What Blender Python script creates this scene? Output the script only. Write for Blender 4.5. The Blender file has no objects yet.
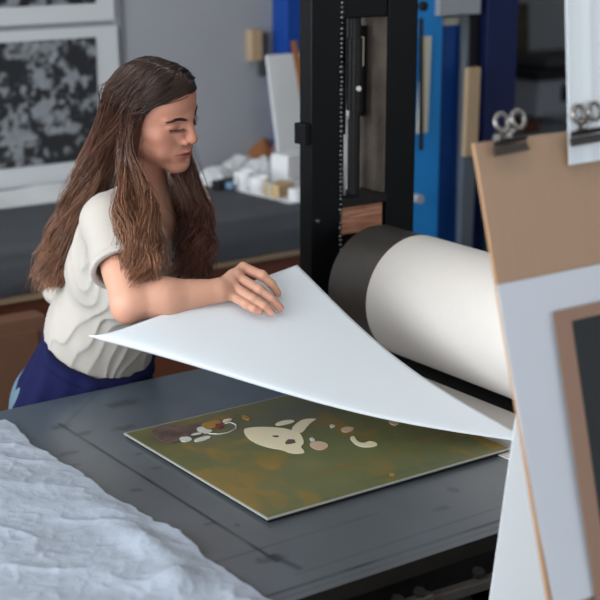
import bpy, math, random
import numpy as np
from mathutils import Vector, Matrix
random.seed(7)
rng = np.random.default_rng(11)
scene = bpy.context.scene
COL = scene.collection
PI = math.pi

# ------------------------------------------------------------------ materials
def lin(h):
    h = h.lstrip('#'); out = []
    for i in (0, 2, 4):
        c = int(h[i:i+2], 16) / 255
        out.append(c/12.92 if c <= .04045 else ((c+.055)/1.055)**2.4)
    return tuple(out) + (1.0,)

def mat(name, col, rough=.6, metal=0., var=.0, scale=20., bump=0., bscale=60., attr=None, spec=.5,
        trans=0., sheen=0., sss=0., col2=None, stretch=None, coat=0., emis=None):
    m = bpy.data.materials.new(name); m.use_nodes = True
    nt = m.node_tree; N = nt.nodes; L = nt.links
    b = N['Principled BSDF']
    c = lin(col) if isinstance(col, str) else tuple(col) + (1.,)
    b.inputs['Base Color'].default_value = c
    b.inputs['Roughness'].default_value = rough
    b.inputs['Metallic'].default_value = metal
    b.inputs['Specular IOR Level'].default_value = spec
    b.inputs['Transmission Weight'].default_value = trans
    b.inputs['Sheen Weight'].default_value = sheen
    b.inputs['Coat Weight'].default_value = coat
    if sss:
        b.inputs['Subsurface Weight'].default_value = sss
        b.inputs['Subsurface Radius'].default_value = (1., .35, .2)
        b.inputs['Subsurface Scale'].default_value = .006
    tc = N.new('ShaderNodeTexCoord'); mp = N.new('ShaderNodeMapping')
    L.new(tc.outputs['Object'], mp.inputs['Vector'])
    if stretch: mp.inputs['Scale'].default_value = stretch
    src = None
    if attr:
        a = N.new('ShaderNodeAttribute'); a.attribute_name = attr; src = a.outputs['Color']
    if var > 0 or col2:
        n = N.new('ShaderNodeTexNoise'); n.inputs['Scale'].default_value = scale
        n.inputs['Detail'].default_value = 6; n.inputs['Roughness'].default_value = .6
        L.new(mp.outputs['Vector'], n.inputs['Vector'])
        if col2:
            r = N.new('ShaderNodeValToRGB')
            r.color_ramp.elements[0].position = .35; r.color_ramp.elements[1].position = .65
            r.color_ramp.elements[0].color = c; r.color_ramp.elements[1].color = lin(col2)
            L.new(n.outputs['Fac'], r.inputs['Fac']); src = r.outputs['Color']
        else:
            mr = N.new('ShaderNodeMapRange')
            mr.inputs['To Min'].default_value = 1-var; mr.inputs['To Max'].default_value = 1+var
            L.new(n.outputs['Fac'], mr.inputs['Value'])
            mx = N.new('ShaderNodeMix'); mx.data_type = 'RGBA'; mx.blend_type = 'MULTIPLY'
            mx.inputs['Factor'].default_value = 1
            if src: L.new(src, mx.inputs['A'])
            else: mx.inputs['A'].default_value = c
            L.new(mr.outputs['Result'], mx.inputs['B']); src = mx.outputs['Result']
    if src: L.new(src, b.inputs['Base Color'])
    if bump > 0:
        n2 = N.new('ShaderNodeTexNoise'); n2.inputs['Scale'].default_value = bscale
        n2.inputs['Detail'].default_value = 5
        L.new(mp.outputs['Vector'], n2.inputs['Vector'])
        bp = N.new('ShaderNodeBump'); bp.inputs['Strength'].default_value = bump
        bp.inputs['Distance'].default_value = .002
        L.new(n2.outputs['Fac'], bp.inputs['Height']); L.new(bp.outputs['Normal'], b.inputs['Normal'])
    return m

M = {}
M['wall'] = mat('wall_plaster', '#9b9da2', .9, var=.05, scale=3, bump=.2, bscale=90)
M['ceiling'] = mat('ceiling_paint', '#d8d8d6', .95)
M['floor'] = mat('floor_concrete', '#6b6964', .7, var=.15, scale=5, bump=.2)
M['trim'] = mat('window_trim', '#d9dad8', .5)
M['black_steel'] = mat('black_enamel_steel', '#0b0c0e', .42, var=.25, scale=30, bump=.3, bscale=120, spec=.22)
M['dark_steel'] = mat('dark_machined_steel', '#242321', .42, .5, var=.3, scale=25, bump=.1)
M['roller_steel'] = mat('roller_end_steel', '#57524e', .42, .6, var=.22, scale=14, stretch=(1, 10, 1))
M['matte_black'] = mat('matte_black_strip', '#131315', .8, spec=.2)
M['steel'] = mat('bright_steel', '#a0a0a0', .28, .95)
M['weld'] = mat('weld_bead', '#77787a', .3, .85)
M['inner'] = mat('scuffed_inner_steel', '#4a423c', .7, .1, col2='#6b6057', scale=9)
M['bed'] = mat('press_bed_steel', '#58606a', .33, .35, attr='tint', var=.10, scale=6, bump=.06, bscale=40)
M['felt'] = mat('cream_roller_felt', '#d6cfc8', .95, var=.035, scale=60, bump=.25, bscale=400, sheen=.2)
M['felt2'] = mat('pale_felt', '#bdb8b3', .95, bump=.2, bscale=300)
M['paper'] = mat('cotton_paper', '#dfe5ea', .85, bump=.05, bscale=300)
M['paper_shaded'] = mat('shaded_print_sheet', '#c3c7d0', .85)  # print paper darkened in colour for the shade it hangs in
M['paper2'] = mat('print_paper', '#c5c8ca', .9, var=.02)
M['tissue'] = mat('tissue_paper', '#949ca8', .8, bump=.45, bscale=170, var=.04, scale=50)
M['art'] = mat('black_ink_print', '#222222', .85, attr='tint')
M['plate'] = mat('inked_plate', '#4d4d2c', .42, attr='tint', var=.10, scale=40, spec=.4)
M['plate_edge'] = mat('plate_edge', '#b9bcb4', .35, .4)
M['plate_shade'] = mat('plate_edge_shade', '#0d0e10', .5)
M['bone'] = mat('bare_bone_patch', '#cdc1a4', .5, var=.04)
M['pink'] = mat('pale_pink_patch', '#b79a83', .5)
M['whiteink'] = mat('pale_grey_patch', '#b4b5af', .5)
M['orangeink'] = mat('ochre_patch', '#8f6a2c', .5)
M['redink'] = mat('crimson_patch', '#6e2027', .5)
M['brownink'] = mat('brown_ink_patch', '#3c3029', .5, col2='#5c4a45', scale=30)
M['plywood'] = mat('birch_plywood', '#a0836b', .62, var=.07, scale=8, stretch=(14, 1, 1))
M['ply_edge'] = mat('plywood_edge', '#987453', .6, var=.2, scale=60)
M['brownboard'] = mat('brown_mat_board', '#8f7160', .8, var=.05)
M['navy'] = mat('navy_cotton', '#131640', .9, var=.12, scale=30, bump=.3, bscale=500, spec=.2)
M['shirt'] = mat('heather_shirt', '#b7b0a7', .92, var=.035, scale=260, bump=.25, bscale=700, sheen=.1)
M['jeans'] = mat('pale_denim', '#5b7383', .9, var=.15, scale=80, bump=.2, bscale=500)
M['shoe'] = mat('dark_shoe', '#26241f', .7)
M['skin'] = mat('skin', '#c08c74', .5, attr='tint', sss=.12, spec=.35, var=.04, scale=60, bump=.05, bscale=350)
M['hair'] = mat('brown_hair', '#3a241b', .36, attr='tint', spec=.6)
M['brow'] = mat('brow_hair', '#24150f', .6)
M['eye'] = mat('eye_white', '#a59a94', .3)
M['darkcloth'] = mat('charcoal_table_cloth', '#45474c', .95, var=.15, scale=9, bump=.3, bscale=60)
M['tabletop'] = mat('grey_table_top', '#53565b', .7, var=.15, scale=5)
M['redwood'] = mat('reddish_wood', '#6a3a26', .6, var=.3, scale=7, stretch=(1, 6, 6))
M['lightwood'] = mat('pale_wood', '#b59b7c', .7, var=.15, scale=9)
M['brownwood'] = mat('brown_box_wood', '#6d4a38', .75, var=.2, scale=6)
M['blue'] = mat('bright_blue_enamel', '#1a86d2', .42, var=.05, scale=8)
M['blue_mid'] = mat('mid_blue_enamel', '#0a3f86', .45, var=.06, scale=8)
M['blue_dark'] = mat('deep_blue_enamel', '#04164a', .6, var=.06, scale=8)
M['white'] = mat('white_card', '#d9dbdc', .8)
M['ceram'] = mat('white_enamel', '#e8e9ea', .35)
M['tan'] = mat('tan_block', '#c4a67c', .7, var=.08)
M['cork'] = mat('brown_cone', '#8f5b33', .7, var=.1)
M['mauve'] = mat('mauve_paper', '#8d7e84', .85)
M['blue_col'] = mat('royal_blue_enamel', '#0c4298', .5)
M['strip'] = mat('ivory_strip', '#d8d2bd', .7)
M['blueitem'] = mat('blue_tin', '#6485a3', .5)
M['green'] = mat('green_cloth', '#0f4a37', .8)
M['black'] = mat('black_plastic', '#101113', .5)
M['greymetal'] = mat('grey_tube', '#5a626b', .5, .1)
M['dgrey'] = mat('dark_grey_machine', '#3d4043', .6)
M['lgrey'] = mat('light_grey_machine', '#9ca0a8', .6)
M['olive'] = mat('dark_olive_print', '#3b3a2c', .8, col2='#5a5038', scale=14)
M['rust'] = mat('rusty_red_box', '#5b2f27', .8)
M['redlayer'] = mat('layered_wood_packing', '#8a4f3a', .8, col2='#b98b70', scale=10, stretch=(1, 1, 16))
M['glass'] = mat('window_glass', '#ffffff', .02, trans=1.)
M['dirtywhite'] = mat('painted_label', '#b9b7a8', .7)
M['fill_lamp'] = None

def attach(o, m):
    if isinstance(m, (list, tuple)):
        for x in m: o.data.materials.append(x)
    else: o.data.materials.append(m)

# ------------------------------------------------------------------ object helpers
def link(o, parent=None):
    COL.objects.link(o)
    if parent is not None: o.parent = parent
    return o
def tag(o, label=None, cat=None, group=None, kind=None):
    if label: o['label'] = label
    if cat: o['category'] = cat
    if group: o['group'] = group
    if kind: o['kind'] = kind
    return o
def empty(name, loc, label, cat, group=None):
    o = bpy.data.objects.new(name, None); o.empty_display_size = .05
    o.location = loc; COL.objects.link(o); tag(o, label, cat, group); return o

class MB:
    """collects shapes in world coordinates and links them as one mesh object"""
    def __init__(s): s.v = []; s.f = []; s.mi = []
    def add(s, vs, fs, mi=0):
        n = len(s.v); s.v += [tuple(map(float, v)) for v in vs]
        s.f += [tuple(n+i for i in f) for f in fs]; s.mi += [mi]*len(fs); return s
    def box(s, lo, hi, mi=0, bev=0.):
        (x0, y0, z0), (x1, y1, z1) = lo, hi
        if bev <= 0:
            vs = [(x0,y0,z0),(x1,y0,z0),(x1,y1,z0),(x0,y1,z0),(x0,y0,z1),(x1,y0,z1),(x1,y1,z1),(x0,y1,z1)]
            return s.add(vs, [(0,3,2,1),(4,5,6,7),(0,1,5,4),(1,2,6,5),(2,3,7,6),(3,0,4,7)], mi)
        import bmesh
        bm = bmesh.new(); bmesh.ops.create_cube(bm, size=1)
        for v in bm.verts:
            v.co = Vector(((x0+x1)/2+v.co.x*(x1-x0), (y0+y1)/2+v.co.y*(y1-y0), (z0+z1)/2+v.co.z*(z1-z0)))
        bmesh.ops.bevel(bm, geom=bm.edges[:], offset=bev, segments=2, affect='EDGES', profile=.6)
        bm.verts.index_update()
        s.add([v.co[:] for v in bm.verts], [[v.index for v in f.verts] for f in bm.faces], mi)
        bm.free(); return s
    def obox(s, c, ax, half, mi=0, bev=0.):
        """oriented box: centre, three axis vectors, half sizes"""
        t = MB(); t.box((-half[0],-half[1],-half[2]), (half[0],half[1],half[2]), 0, bev)
        ax = [np.array(a, float)/np.linalg.norm(a) for a in ax]; c = np.array(c, float)
        return s.add([c + ax[0]*v[0] + ax[1]*v[1] + ax[2]*v[2] for v in t.v], t.f, mi)
    def tube(s, pts, r, n=12, mi=0, caps=True):
        pts = [np.array(p, float) for p in pts]; m = len(pts)
        rs = r if isinstance(r, (list, tuple)) else [r]*m
        vs = []; fs = []; up = None
        for i, p in enumerate(pts):
            d = pts[min(i+1, m-1)] - pts[max(i-1, 0)]; d = d/(np.linalg.norm(d)+1e-12)
            if up is None:
                up = np.array([0,0,1.]) if abs(d[2]) < .9 else np.array([1.,0,0])
            a = np.cross(d, up); a /= np.linalg.norm(a)+1e-12; b = np.cross(a, d); up = b
            for k in range(n):
                t = 2*PI*k/n; vs.append(p + rs[i]*(a*math.cos(t) + b*math.sin(t)))
        for i in range(m-1):
            for k in range(n):
                k2 = (k+1) % n; fs.append((i*n+k, i*n+k2, (i+1)*n+k2, (i+1)*n+k))
        if caps:
            fs.append(tuple(range(n))[::-1]); fs.append(tuple((m-1)*n+k for k in range(n)))
        return s.add(vs, fs, mi)
    def lathe(s, c, ax, prof, n=48, mi=0):
        """profile (dist along axis, radius) swept about axis through c"""
        ax = np.array(ax, float); ax /= np.linalg.norm(ax)
        u = np.cross(ax, [0,0,1.]) if abs(ax[2]) < .9 else np.cross(ax, [1.,0,0]); u /= np.linalg.norm(u)
        w = np.cross(ax, u); c = np.array(c, float); vs = []; fs = []
        for (d, r) in prof:
            for k in range(n):
                t = 2*PI*k/n; vs.append(c + ax*d + max(r, 1e-5)*(u*math.cos(t) + w*math.sin(t)))
        for i in range(len(prof)-1):
            for k in range(n):
                k2 = (k+1) % n; fs.append((i*n+k, (i+1)*n+k, (i+1)*n+k2, i*n+k2))
        return s.add(vs, fs, mi)
    def poly(s, pts, z0, z1, mi=0):
        """prism over an outline in the XY plane"""
        n = len(pts); A = sum(pts[i][0]*pts[(i+1)%n][1]-pts[(i+1)%n][0]*pts[i][1] for i in range(n))
        if A < 0: pts = pts[::-1]
        vs = [(p[0], p[1], z1) for p in pts] + [(p[0], p[1], z0) for p in pts]
        fs = [tuple(range(n))] + [(i, n+i, n+(i+1)%n, (i+1)%n) for i in range(n)]
        return s.add(vs, fs, mi)
    def sheet(s, c0, c1, c2, c3, th, mi=0, n=1, m=1, fn=None):
        """thick panel from four corners (c0 c1 along the top, c3 c2 along the bottom)"""
        c = [np.array(x, float) for x in (c0, c1, c2, c3)]
        nr = np.cross(c[1]-c[0], c[3]-c[0]); nr /= np.linalg.norm(nr)
        g = []
        for j in range(m+1):
            for i in range(n+1):
                u, v = i/n, j/m
                p = c[0]*(1-u)*(1-v)+c[1]*u*(1-v)+c[2]*u*v+c[3]*(1-u)*v
                if fn is not None: p = p + nr*fn(u, v)
                g.append(p)
        k = len(g); vs = [p+nr*th/2 for p in g]+[p-nr*th/2 for p in g]; fs = []
        W = n+1
        for j in range(m):
            for i in range(n):
                a = j*W+i; fs.append((a, a+1, a+W+1, a+W)); fs.append((k+a, k+a+W, k+a+W+1, k+a+1))
        for i in range(n):
            a = i; fs.append((a, k+a, k+a+1, a+1)); a = m*W+i; fs.append((a, a+1, k+a+1, k+a))
        for j in range(m):
            a = j*W; fs.append((a, a+W, k+a+W, k+a)); a = j*W+n; fs.append((a, k+a, k+a+W, a+W))
        return s.add(vs, fs, mi)
    def build(s, name, m, parent=None, smooth=False, origin=None, angle=None):
        me = bpy.data.meshes.new(name)
        V = np.array(s.v, float)
        off = np.zeros(3)
        if parent is not None: off = np.array(world_loc(parent))
        elif origin is not None: off = np.array(origin, float)
        V = V-off
        me.from_pydata([tuple(v) for v in V], [], s.f)
        o = bpy.data.objects.new(name, me); attach(o, m)
        me.polygons.foreach_set('material_index', s.mi)
        me.validate(); me.update()
        if smooth: me.polygons.foreach_set('use_smooth', [True]*len(me.polygons))
        if smooth and angle: 
            try: me.set_sharp_from_angle(angle=math.radians(angle))
            except Exception: pass
        if parent is None and origin is not None: o.location = origin
        return link(o, parent)

def world_loc(o):
    l = Vector(o.location)
    while o.parent is not None: o = o.parent; l += Vector(o.location)
    return l

def raw_mesh(name, V, F, m, parent=None, tint=None, origin=None, smooth=True, mi=None):
    V = np.asarray(V, float); off = np.zeros(3)
    if parent is not None: off = np.array(world_loc(parent))
    elif origin is not None: off = np.array(origin, float)
    F = np.asarray(F, np.int32); me = bpy.data.meshes.new(name)
    me.vertices.add(len(V)); me.vertices.foreach_set('co', (V-off).astype(np.float32).ravel())
    k = F.shape[1]; me.loops.add(F.size); me.loops.foreach_set('vertex_index', F.ravel())
    me.polygons.add(len(F))
    me.polygons.foreach_set('loop_start', np.arange(0, F.size, k, dtype=np.int32))
    me.polygons.foreach_set('loop_total', np.full(len(F), k, np.int32))
    if mi is not None: me.polygons.foreach_set('material_index', mi)
    me.update(calc_edges=True)
    me.polygons.foreach_set('use_smooth', np.full(len(F), smooth))
    if tint is not None:
        a = me.color_attributes.new('tint', 'FLOAT_COLOR', 'POINT')
        T = np.ones((len(V), 4), np.float32); T[:, :3] = tint; a.data.foreach_set('color', T.ravel())
    o = bpy.data.objects.new(name, me); attach(o, m)
    if parent is None and origin is not None: o.location = origin
    return link(o, parent)

def hexl(h): return np.array(lin(h)[:3])

# value noise in numpy
def vnoise(P, seed=0):
    P = np.asarray(P, float); I = np.floor(P).astype(np.int64); Fr = P-I; Fr = Fr*Fr*(3-2*Fr)
    def hsh(a):
        h = (a[..., 0]*374761393 + a[..., 1]*668265263 + (a[..., 2]*2147483647 if a.shape[-1] > 2 else 0) + seed*974634777)
        h = (h ^ (h >> 13))*1274126177 & 0x7fffffff; h = (h ^ (h >> 16))
        return (h & 0xffff)/65535.
    D = P.shape[-1]; out = 0
    for c in range(2**D):
        o = np.array([(c >> i) & 1 for i in range(D)]); w = np.prod(np.where(o, Fr, 1-Fr), axis=-1)
        out = out + w*hsh(I+o)
    return out
def fbm(P, oct=4, seed=0):
    P = np.asarray(P, float); a = .5; out = 0; t = 0
    for i in range(oct): out = out+a*vnoise(P*2**i+i*17.3, seed+i); t += a; a *= .5
    return out/t
def sstep(a, b, x):
    t = np.clip((x-a)/(b-a), 0, 1); return t*t*(3-2*t)

# ------------------------------------------------------------------ signed distance modelling
def A3(*a): return np.array(a, float)
def d_sph(P, c, r): return np.linalg.norm(P-np.array(c), axis=-1)-r
def d_ell(P, c, r, R=None):
    q = P-np.array(c)
    if R is not None: q = q@np.asarray(R).T
    r = np.array(r, float); k0 = np.linalg.norm(q/r, axis=-1); k1 = np.linalg.norm(q/(r*r), axis=-1)
    return k0*(k0-1)/np.maximum(k1, 1e-9)
def d_cone(P, a, b, ra, rb):
    a = np.array(a, float); b = np.array(b, float); ab = b-a
    t = np.clip(((P-a)@ab)/(ab@ab), 0, 1)
    return np.linalg.norm(P-a-t[..., None]*ab, axis=-1)-(ra+(rb-ra)*t)
def smin(a, b, k):
    h = np.clip(.5+.5*(b-a)/k, 0, 1); return b+(a-b)*h-k*h*(1-h)
def smax(a, b, k): return -smin(-a, -b, k)

def mesh_sdf(f, lo, hi, h):
    """surface nets on a grid that is only evaluated near the surface"""
    lo = np.array(lo, float); hi = np.array(hi, float); c = 4
    nc = np.ceil((hi-lo)/(h*c)).astype(int)+1
    gx = [lo[i]+np.arange(nc[i]+1)*h*c for i in range(3)]
    Pc = np.stack(np.meshgrid(*gx, indexing='ij'), -1).reshape(-1, 3)
    Dc = np.concatenate([f(Pc[i:i+200000]) for i in range(0, len(Pc), 200000)]).reshape(nc+1)
    blk = Dc[:-1, :-1, :-1]; mn = blk.copy()
    for dx in (0, 1):
        for dy in (0, 1):
            for dz in (0, 1):
                q = Dc[dx:nc[0]+dx, dy:nc[1]+dy, dz:nc[2]+dz]
                mn = np.where(np.abs(q) < np.abs(mn), q, mn)
    act = np.abs(mn) < h*c*1.9
    nf = nc*c
    D = np.repeat(np.repeat(np.repeat(blk, c, 0), c, 1), c, 2).astype(np.float32)
    A = np.repeat(np.repeat(np.repeat(act, c, 0), c, 1), c, 2)
    idx = np.argwhere(A); P = lo+idx*h
    vals = np.concatenate([f(P[i:i+300000]) for i in range(0, len(P), 300000)])
    D[idx[:, 0], idx[:, 1], idx[:, 2]] = vals
    S = D < 0
    n = np.array(D.shape)-1
    cnt = np.zeros(n, np.int8)
    for dx in (0, 1):
        for dy in (0, 1):
            for dz in (0, 1): cnt += S[dx:n[0]+dx, dy:n[1]+dy, dz:n[2]+dz]
    cell = (cnt > 0) & (cnt < 8)
    ci = np.argwhere(cell); vid = -np.ones(n, np.int64); vid[cell] = np.arange(len(ci))
    acc = np.zeros((len(ci), 3)); w = np.zeros(len(ci))
    cor = [(x, y, z) for x in (0, 1) for y in (0, 1) for z in (0, 1)]
    for i, a in enumerate(cor):
        for b in cor[i+1:]:
            if sum(abs(a[k]-b[k]) for k in range(3)) != 1: continue
            da = D[ci[:, 0]+a[0], ci[:, 1]+a[1], ci[:, 2]+a[2]]; db = D[ci[:, 0]+b[0], ci[:, 1]+b[1], ci[:, 2]+b[2]]
            m = (da < 0) != (db < 0); t = np.where(m, da/np.where(m, da-db, 1), 0)
            t = np.clip(t, 0, 1)
            acc += m[:, None]*(np.array(a)+t[:, None]*(np.array(b)-np.array(a))); w += m
    V = lo+(ci+acc/w[:, None])*h
    F = []
    for ax in range(3):
        o1, o2 = [(1, 2), (2, 0), (0, 1)][ax]
        sl = [slice(0, n[i]) for i in range(3)]; s2 = list(sl); s2[ax] = slice(1, n[ax]+1)
        a = S[tuple(sl)]; b = S[tuple(s2)]
        e = np.argwhere(a != b); e = e[(e[:, o1] > 0) & (e[:, o2] > 0)]
        u = np.zeros(3, int); u[o1] = 1; v = np.zeros(3, int); v[o2] = 1
        q = [vid[tuple((e-d).T)] for d in (u*0, u, u+v, v)]
        fl = a[tuple(e.T)]; Q = np.stack(q, 1)
        Q = np.where(fl[:, None], Q, Q[:, ::-1]); F.append(Q)
    F = np.concatenate(F); F = F[(F >= 0).all(1)]
    return V, F

# ================================================================== THE ROOM
X0, X1, Y0, Y1, Y2, ZC = -1.6, 7.2, -2.2, 4.60, 6.6, 3.1
def struct(name, mb, m, **k):
    o = mb.build(name, m, **k); o['kind'] = 'structure'; return o
struct('floor', MB().box((X0-.2, Y0-.2, -.1), (X1+.2, Y2+.2, 0)), M['floor'])
struct('ceiling', MB().box((X0-.2, Y0-.2, ZC), (X1+.2, Y2+.2, ZC+.1)), M['ceiling'])
# far wall of the studio up to the doorway on the right, then a deeper room
struct('wall_back', MB().box((X0-.2, Y1, 0), (3.46, Y1+.12, ZC)).box((3.46, Y1, 2.5), (X1+.2, Y1+.12, ZC)), M['wall'])
struct('wall_rear', MB().box((X0-.2, Y2, 0), (X1+.2, Y2+.12, ZC)), M['wall'])
struct('wall_right', MB().box((X1, Y0-.2, 0), (X1+.15, Y2+.2, ZC)), M['wall'])
# left wall and camera-side wall with big studio windows
def wall_with_windows(name, fixed, axis, a0, a1, wins, zs, zt, th):
    mb = MB()
    def bx(p0, p1, q0, q1):
        if p1-p0 < 1e-4 or q1-q0 < 1e-4: return
        if axis == 'x': mb.box((fixed-th, p0, q0), (fixed, p1, q1))
        else: mb.box((p0, fixed-th, q0), (p1, fixed, q1))
    bx(a0, a1, 0, zs); bx(a0, a1, zt, ZC); c = a0
    for (w0, w1) in wins: bx(c, w0, zs, zt); c = w1
    bx(c, a1, zs, zt)
    struct(name, mb, M['wall'])
winL = [(-1.2, .5), (.9, 2.6), (3.0, 4.3)]
winF = [(-1.0, 1.1), (1.6, 3.7), (4.1, 5.8)]
ZS, ZT = .95, 2.75
wall_with_windows('wall_left', X0, 'x', Y0-.2, Y2+.2, winL, ZS, ZT, .2)
wall_with_windows('wall_front', Y0, 'y', X0-.2, X1+.2, winF, ZS, ZT, .2)
def window(n, axis, fixed, w0, w1):
    mb = MB(); g = MB(); t = .05
    def bx(b, p0, p1, q0, q1, d=.04):
        if axis == 'x': b.box((fixed-.12-d/2, p0, q0), (fixed-.12+d/2, p1, q1))
        else: b.box((p0, fixed-.12-d/2, q0), (p1, fixed-.12+d/2, q1))
    bx(mb, w0, w1, ZS, ZS+t); bx(mb, w0, w1, ZT-t, ZT); bx(mb, w0, w0+t, ZS, ZT); bx(mb, w1-t, w1, ZS, ZT)
    mid = (w0+w1)/2; bx(mb, mid-.02, mid+.02, ZS, ZT); bx(mb, w0, w1, 1.9, 1.94)
    o = struct('window_%d' % n, mb, M['trim'])
    return o
k = 1
for w in winL: window(k, 'x', X0, *w); k += 1
for w in winF: window(k, 'y', Y0, *w); k += 1

def area(name, loc, rot, sx, sy, power, col):
    l = bpy.data.lights.new(name, 'AREA'); l.shape = 'RECTANGLE'; l.size = sx; l.size_y = sy
    l.energy = power; l.color = col
    o = bpy.data.objects.new(name, l); o.location = loc; o.rotation_euler = rot; COL.objects.link(o); return o
DAY = (.90, .955, 1.0)
for (a, b), p in zip(winL, (66, 105, 66)):
    area('daylight', (X0-.03, (a+b)/2, (ZS+ZT)/2), (0, -PI/2, 0), ZT-ZS, b-a, p, DAY)
for (a, b), p in zip(winF, (20, 24, 18)):
    area('daylight', ((a+b)/2, Y0-.03, (ZS+ZT)/2), (PI/2, 0, 0), b-a, ZT-ZS, p, DAY)
w = bpy.data.worlds.new('sky'); scene.world = w; w.use_nodes = True
wn = w.node_tree.nodes; wl = w.node_tree.links
sky = wn.new('ShaderNodeTexSky'); sky.sky_type = 'HOSEK_WILKIE'; sky.turbidity = 6
sky.sun_direction = (-.3, -.5, .8)
wl.new(sky.outputs['Color'], wn['Background'].inputs['Color'])
wn['Background'].inputs['Strength'].default_value = .7
# unseen strip lights added on the ceiling as fill
for i, (x, y) in enumerate(((.6, 1.2), (2.6, 1.0), (.8, 3.6), (2.7, 3.5))):
    t = empty('ceiling_fill', (x, y, ZC-.08), '%s fill light added on the ceiling over the %s' % (('white', 'long white', 'slim white', 'narrow white')[i], ('front left of the studio', 'front of the press', 'back table left end', 'back table right end')[i]), 'fill light', 'added fill lights on the ceiling')
    MB().box((x-.6, y-.07, ZC-.08), (x+.6, y+.07, ZC), bev=.01).build('fill_housing', M['trim'], t)
    area('fill_lamp', (x, y, ZC-.09), (0, 0, 0), 1.1, .1, 5 if y > 2 else 7, (1., .93, .84)).parent = None

# ================================================================== THE PRESS
BZ = .88
press = empty('printing_press', (1.5, 2.1, 0), 'large black steel etching press with cream felt roller and wide dark bed', 'printing press')
# bed with stains and scratches in a vertex colour
def grid_surface(name, x0, x1, y0, y1, z, st, colfn, m, parent=None, th=.0, origin=None):
    nx = int((x1-x0)/st)+1; ny = int((y1-y0)/st)+1
    X, Y = np.meshgrid(np.linspace(x0, x1, nx), np.linspace(y0, y1, ny), indexing='ij')
    V = np.stack([X, Y, np.full_like(X, z)], -1).reshape(-1, 3)
    i = np.arange((nx-1)*(ny-1)); a = (i//(ny-1))*ny+i % (ny-1)
    F = np.stack([a, a+ny, a+ny+1, a+1], 1)
    return raw_mesh(name, V, F, m, parent, tint=colfn(V), origin=origin, smooth=False)
BX0, BX1, BY0, BY1 = .15, 3.6, 1.62, 2.655
def bedcol(V):
    x, y = V[:, 0], V[:, 1]
    base = hexl('#565b60'); c = np.repeat(base[None], len(V), 0)
    n = fbm(V[:, :2]*3.0, 4, 3); n2 = fbm(V[:, :2]*np.array([14, 4]), 3, 9)
    c *= (0.78+.56*n+.14*n2)[:, None]
    bluish = sstep(2.2, 2.6, y)[:, None]*np.array([.80, .95, 1.08])+(1-sstep(2.2, 2.6, y))[:, None]
    c = c*bluish
    def line(x0, y0, x1, y1, w, s, brk=20):
        nonlocal c
        d = np.array([x1-x0, y1-y0]); L = np.linalg.norm(d); d /= L
        t = (x-x0)*d[0]+(y-y0)*d[1]; q = np.abs(-(x-x0)*d[1]+(y-y0)*d[0])
        a = s*np.exp(-(q/w)**2)*((t > 0) & (t < L))*(.5+.8*vnoise(V[:, :2]*brk, 5)); c = c*(1-np.clip(a, 0, .9))[:, None]
    line(1.2, 1.74, 1.2, 2.52, .0032, .85); line(1.205, 1.77, 1.215, 1.70, .007, .8)
    line(1.08, 1.80, 1.45, 1.80, .003, .35); line(1.2, 1.69, 1.9, 1.70, .0025, .35)
    line(.9, BY0+.035, 3.4, BY0+.035, .0035, .75); line(.9, BY0+.016, 3.4, BY0+.016, .002, .55)
    line(1.2, 2.5, 1.33, 2.62, .004, .3)
    for (sx, sy, r, e) in ((1.215, 2.44, .012, 1.5), (1.196, 2.50, .013, 2.), (1.14, 2.36, .012, 2.), (1.12, 2.30, .009, 2), (1.24, 2.2, .01, 1.4),
                           (1.19, 1.93, .008, 1.6), (1.225, 1.90, .007, 1), (1.20, 1.76, .015, 1.8), (1.36, 2.55, .02, 2.), (1.3, 2.42, .014, 2.2),
                           (1.55, 1.75, .01, 1.5), (1.62, 1.80, .012, 1.), (1.25, 2.28, .007, 1), (1.16, 2.13, .01, 1.2)):
        q = ((x-sx)/(r*e))**2+((y-sy)/r)**2+.9*(fbm(V[:, :2]*90, 2, 8)-.5)*2
        c = c*(1-.42*np.clip(1.3-q, 0, 1))[:, None]
    return np.clip(c, 0, 1)
grid_surface('bed_surface', BX0, BX1, BY0, BY1, BZ, .0035, bedcol, M['bed'], press)
MB().box((BX0, BY0, BZ-.028), (BX1, BY1, BZ-.0008)).build('bed_plate', M['dark_steel'], press)
MB().box((BX0+.02, BY0+.03, BZ-.11), (BX1, BY0+.09, BZ-.029)).box((BX0+.02, BY1-.10, BZ-.12), (BX1, BY1-.03, BZ-.029)).build('bed_rail', M['black_steel'], press)
# rack with teeth, cross bars and levers seen in the dark below the front edge
r = MB().box((BX0+.05, BY0+.10, BZ-.075), (BX1-.05, BY0+.14, BZ-.03))
for i in range(110):
    x = BX0+.1+i*.03; r.box((x, BY0+.105, BZ-.09), (x+.014, BY0+.135, BZ-.0745))
r.build('gear_rack', M['dark_steel'], press)
fr = MB()
fr.box((.35, 1.70, .58), (3.2, 1.78, .70), bev=.006); fr.box((.35, 2.50, .58), (3.2, 2.58, .70), bev=.006)
for x in (.45, 3.05):
    for y in (1.70, 2.50): fr.box((x, y, 0), (x+.08, y+.08, .58))
    fr.box((x, 1.78, .60), (x+.08, 2.50, .68)); fr.box((x, 1.78, .15), (x+.08, 2.50, .22))
fr.build('stand', M['black_steel'], press)
for x, z, ln, t_ in ((1.27, .822, .09, -.5), (1.345, .818, .10, .1), (1.46, .812, .22, .06)):
    MB().obox((x, 1.600, z), ((1, -.15, t_), (.15, 1, 0), (-t_, 0, 1)), (ln/2, .010, .009), bev=.003).build('lever', M['roller_steel'], press)
for x in (1.33, 1.375, 1.50): MB().lathe((x, 1.60, .832), (0, -.3, 1), [(-.02, .006), (0, .006), (0, .011), (.006, .011), (.006, 0)], 6).build('bolt', M['dark_steel'], press)
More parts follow.
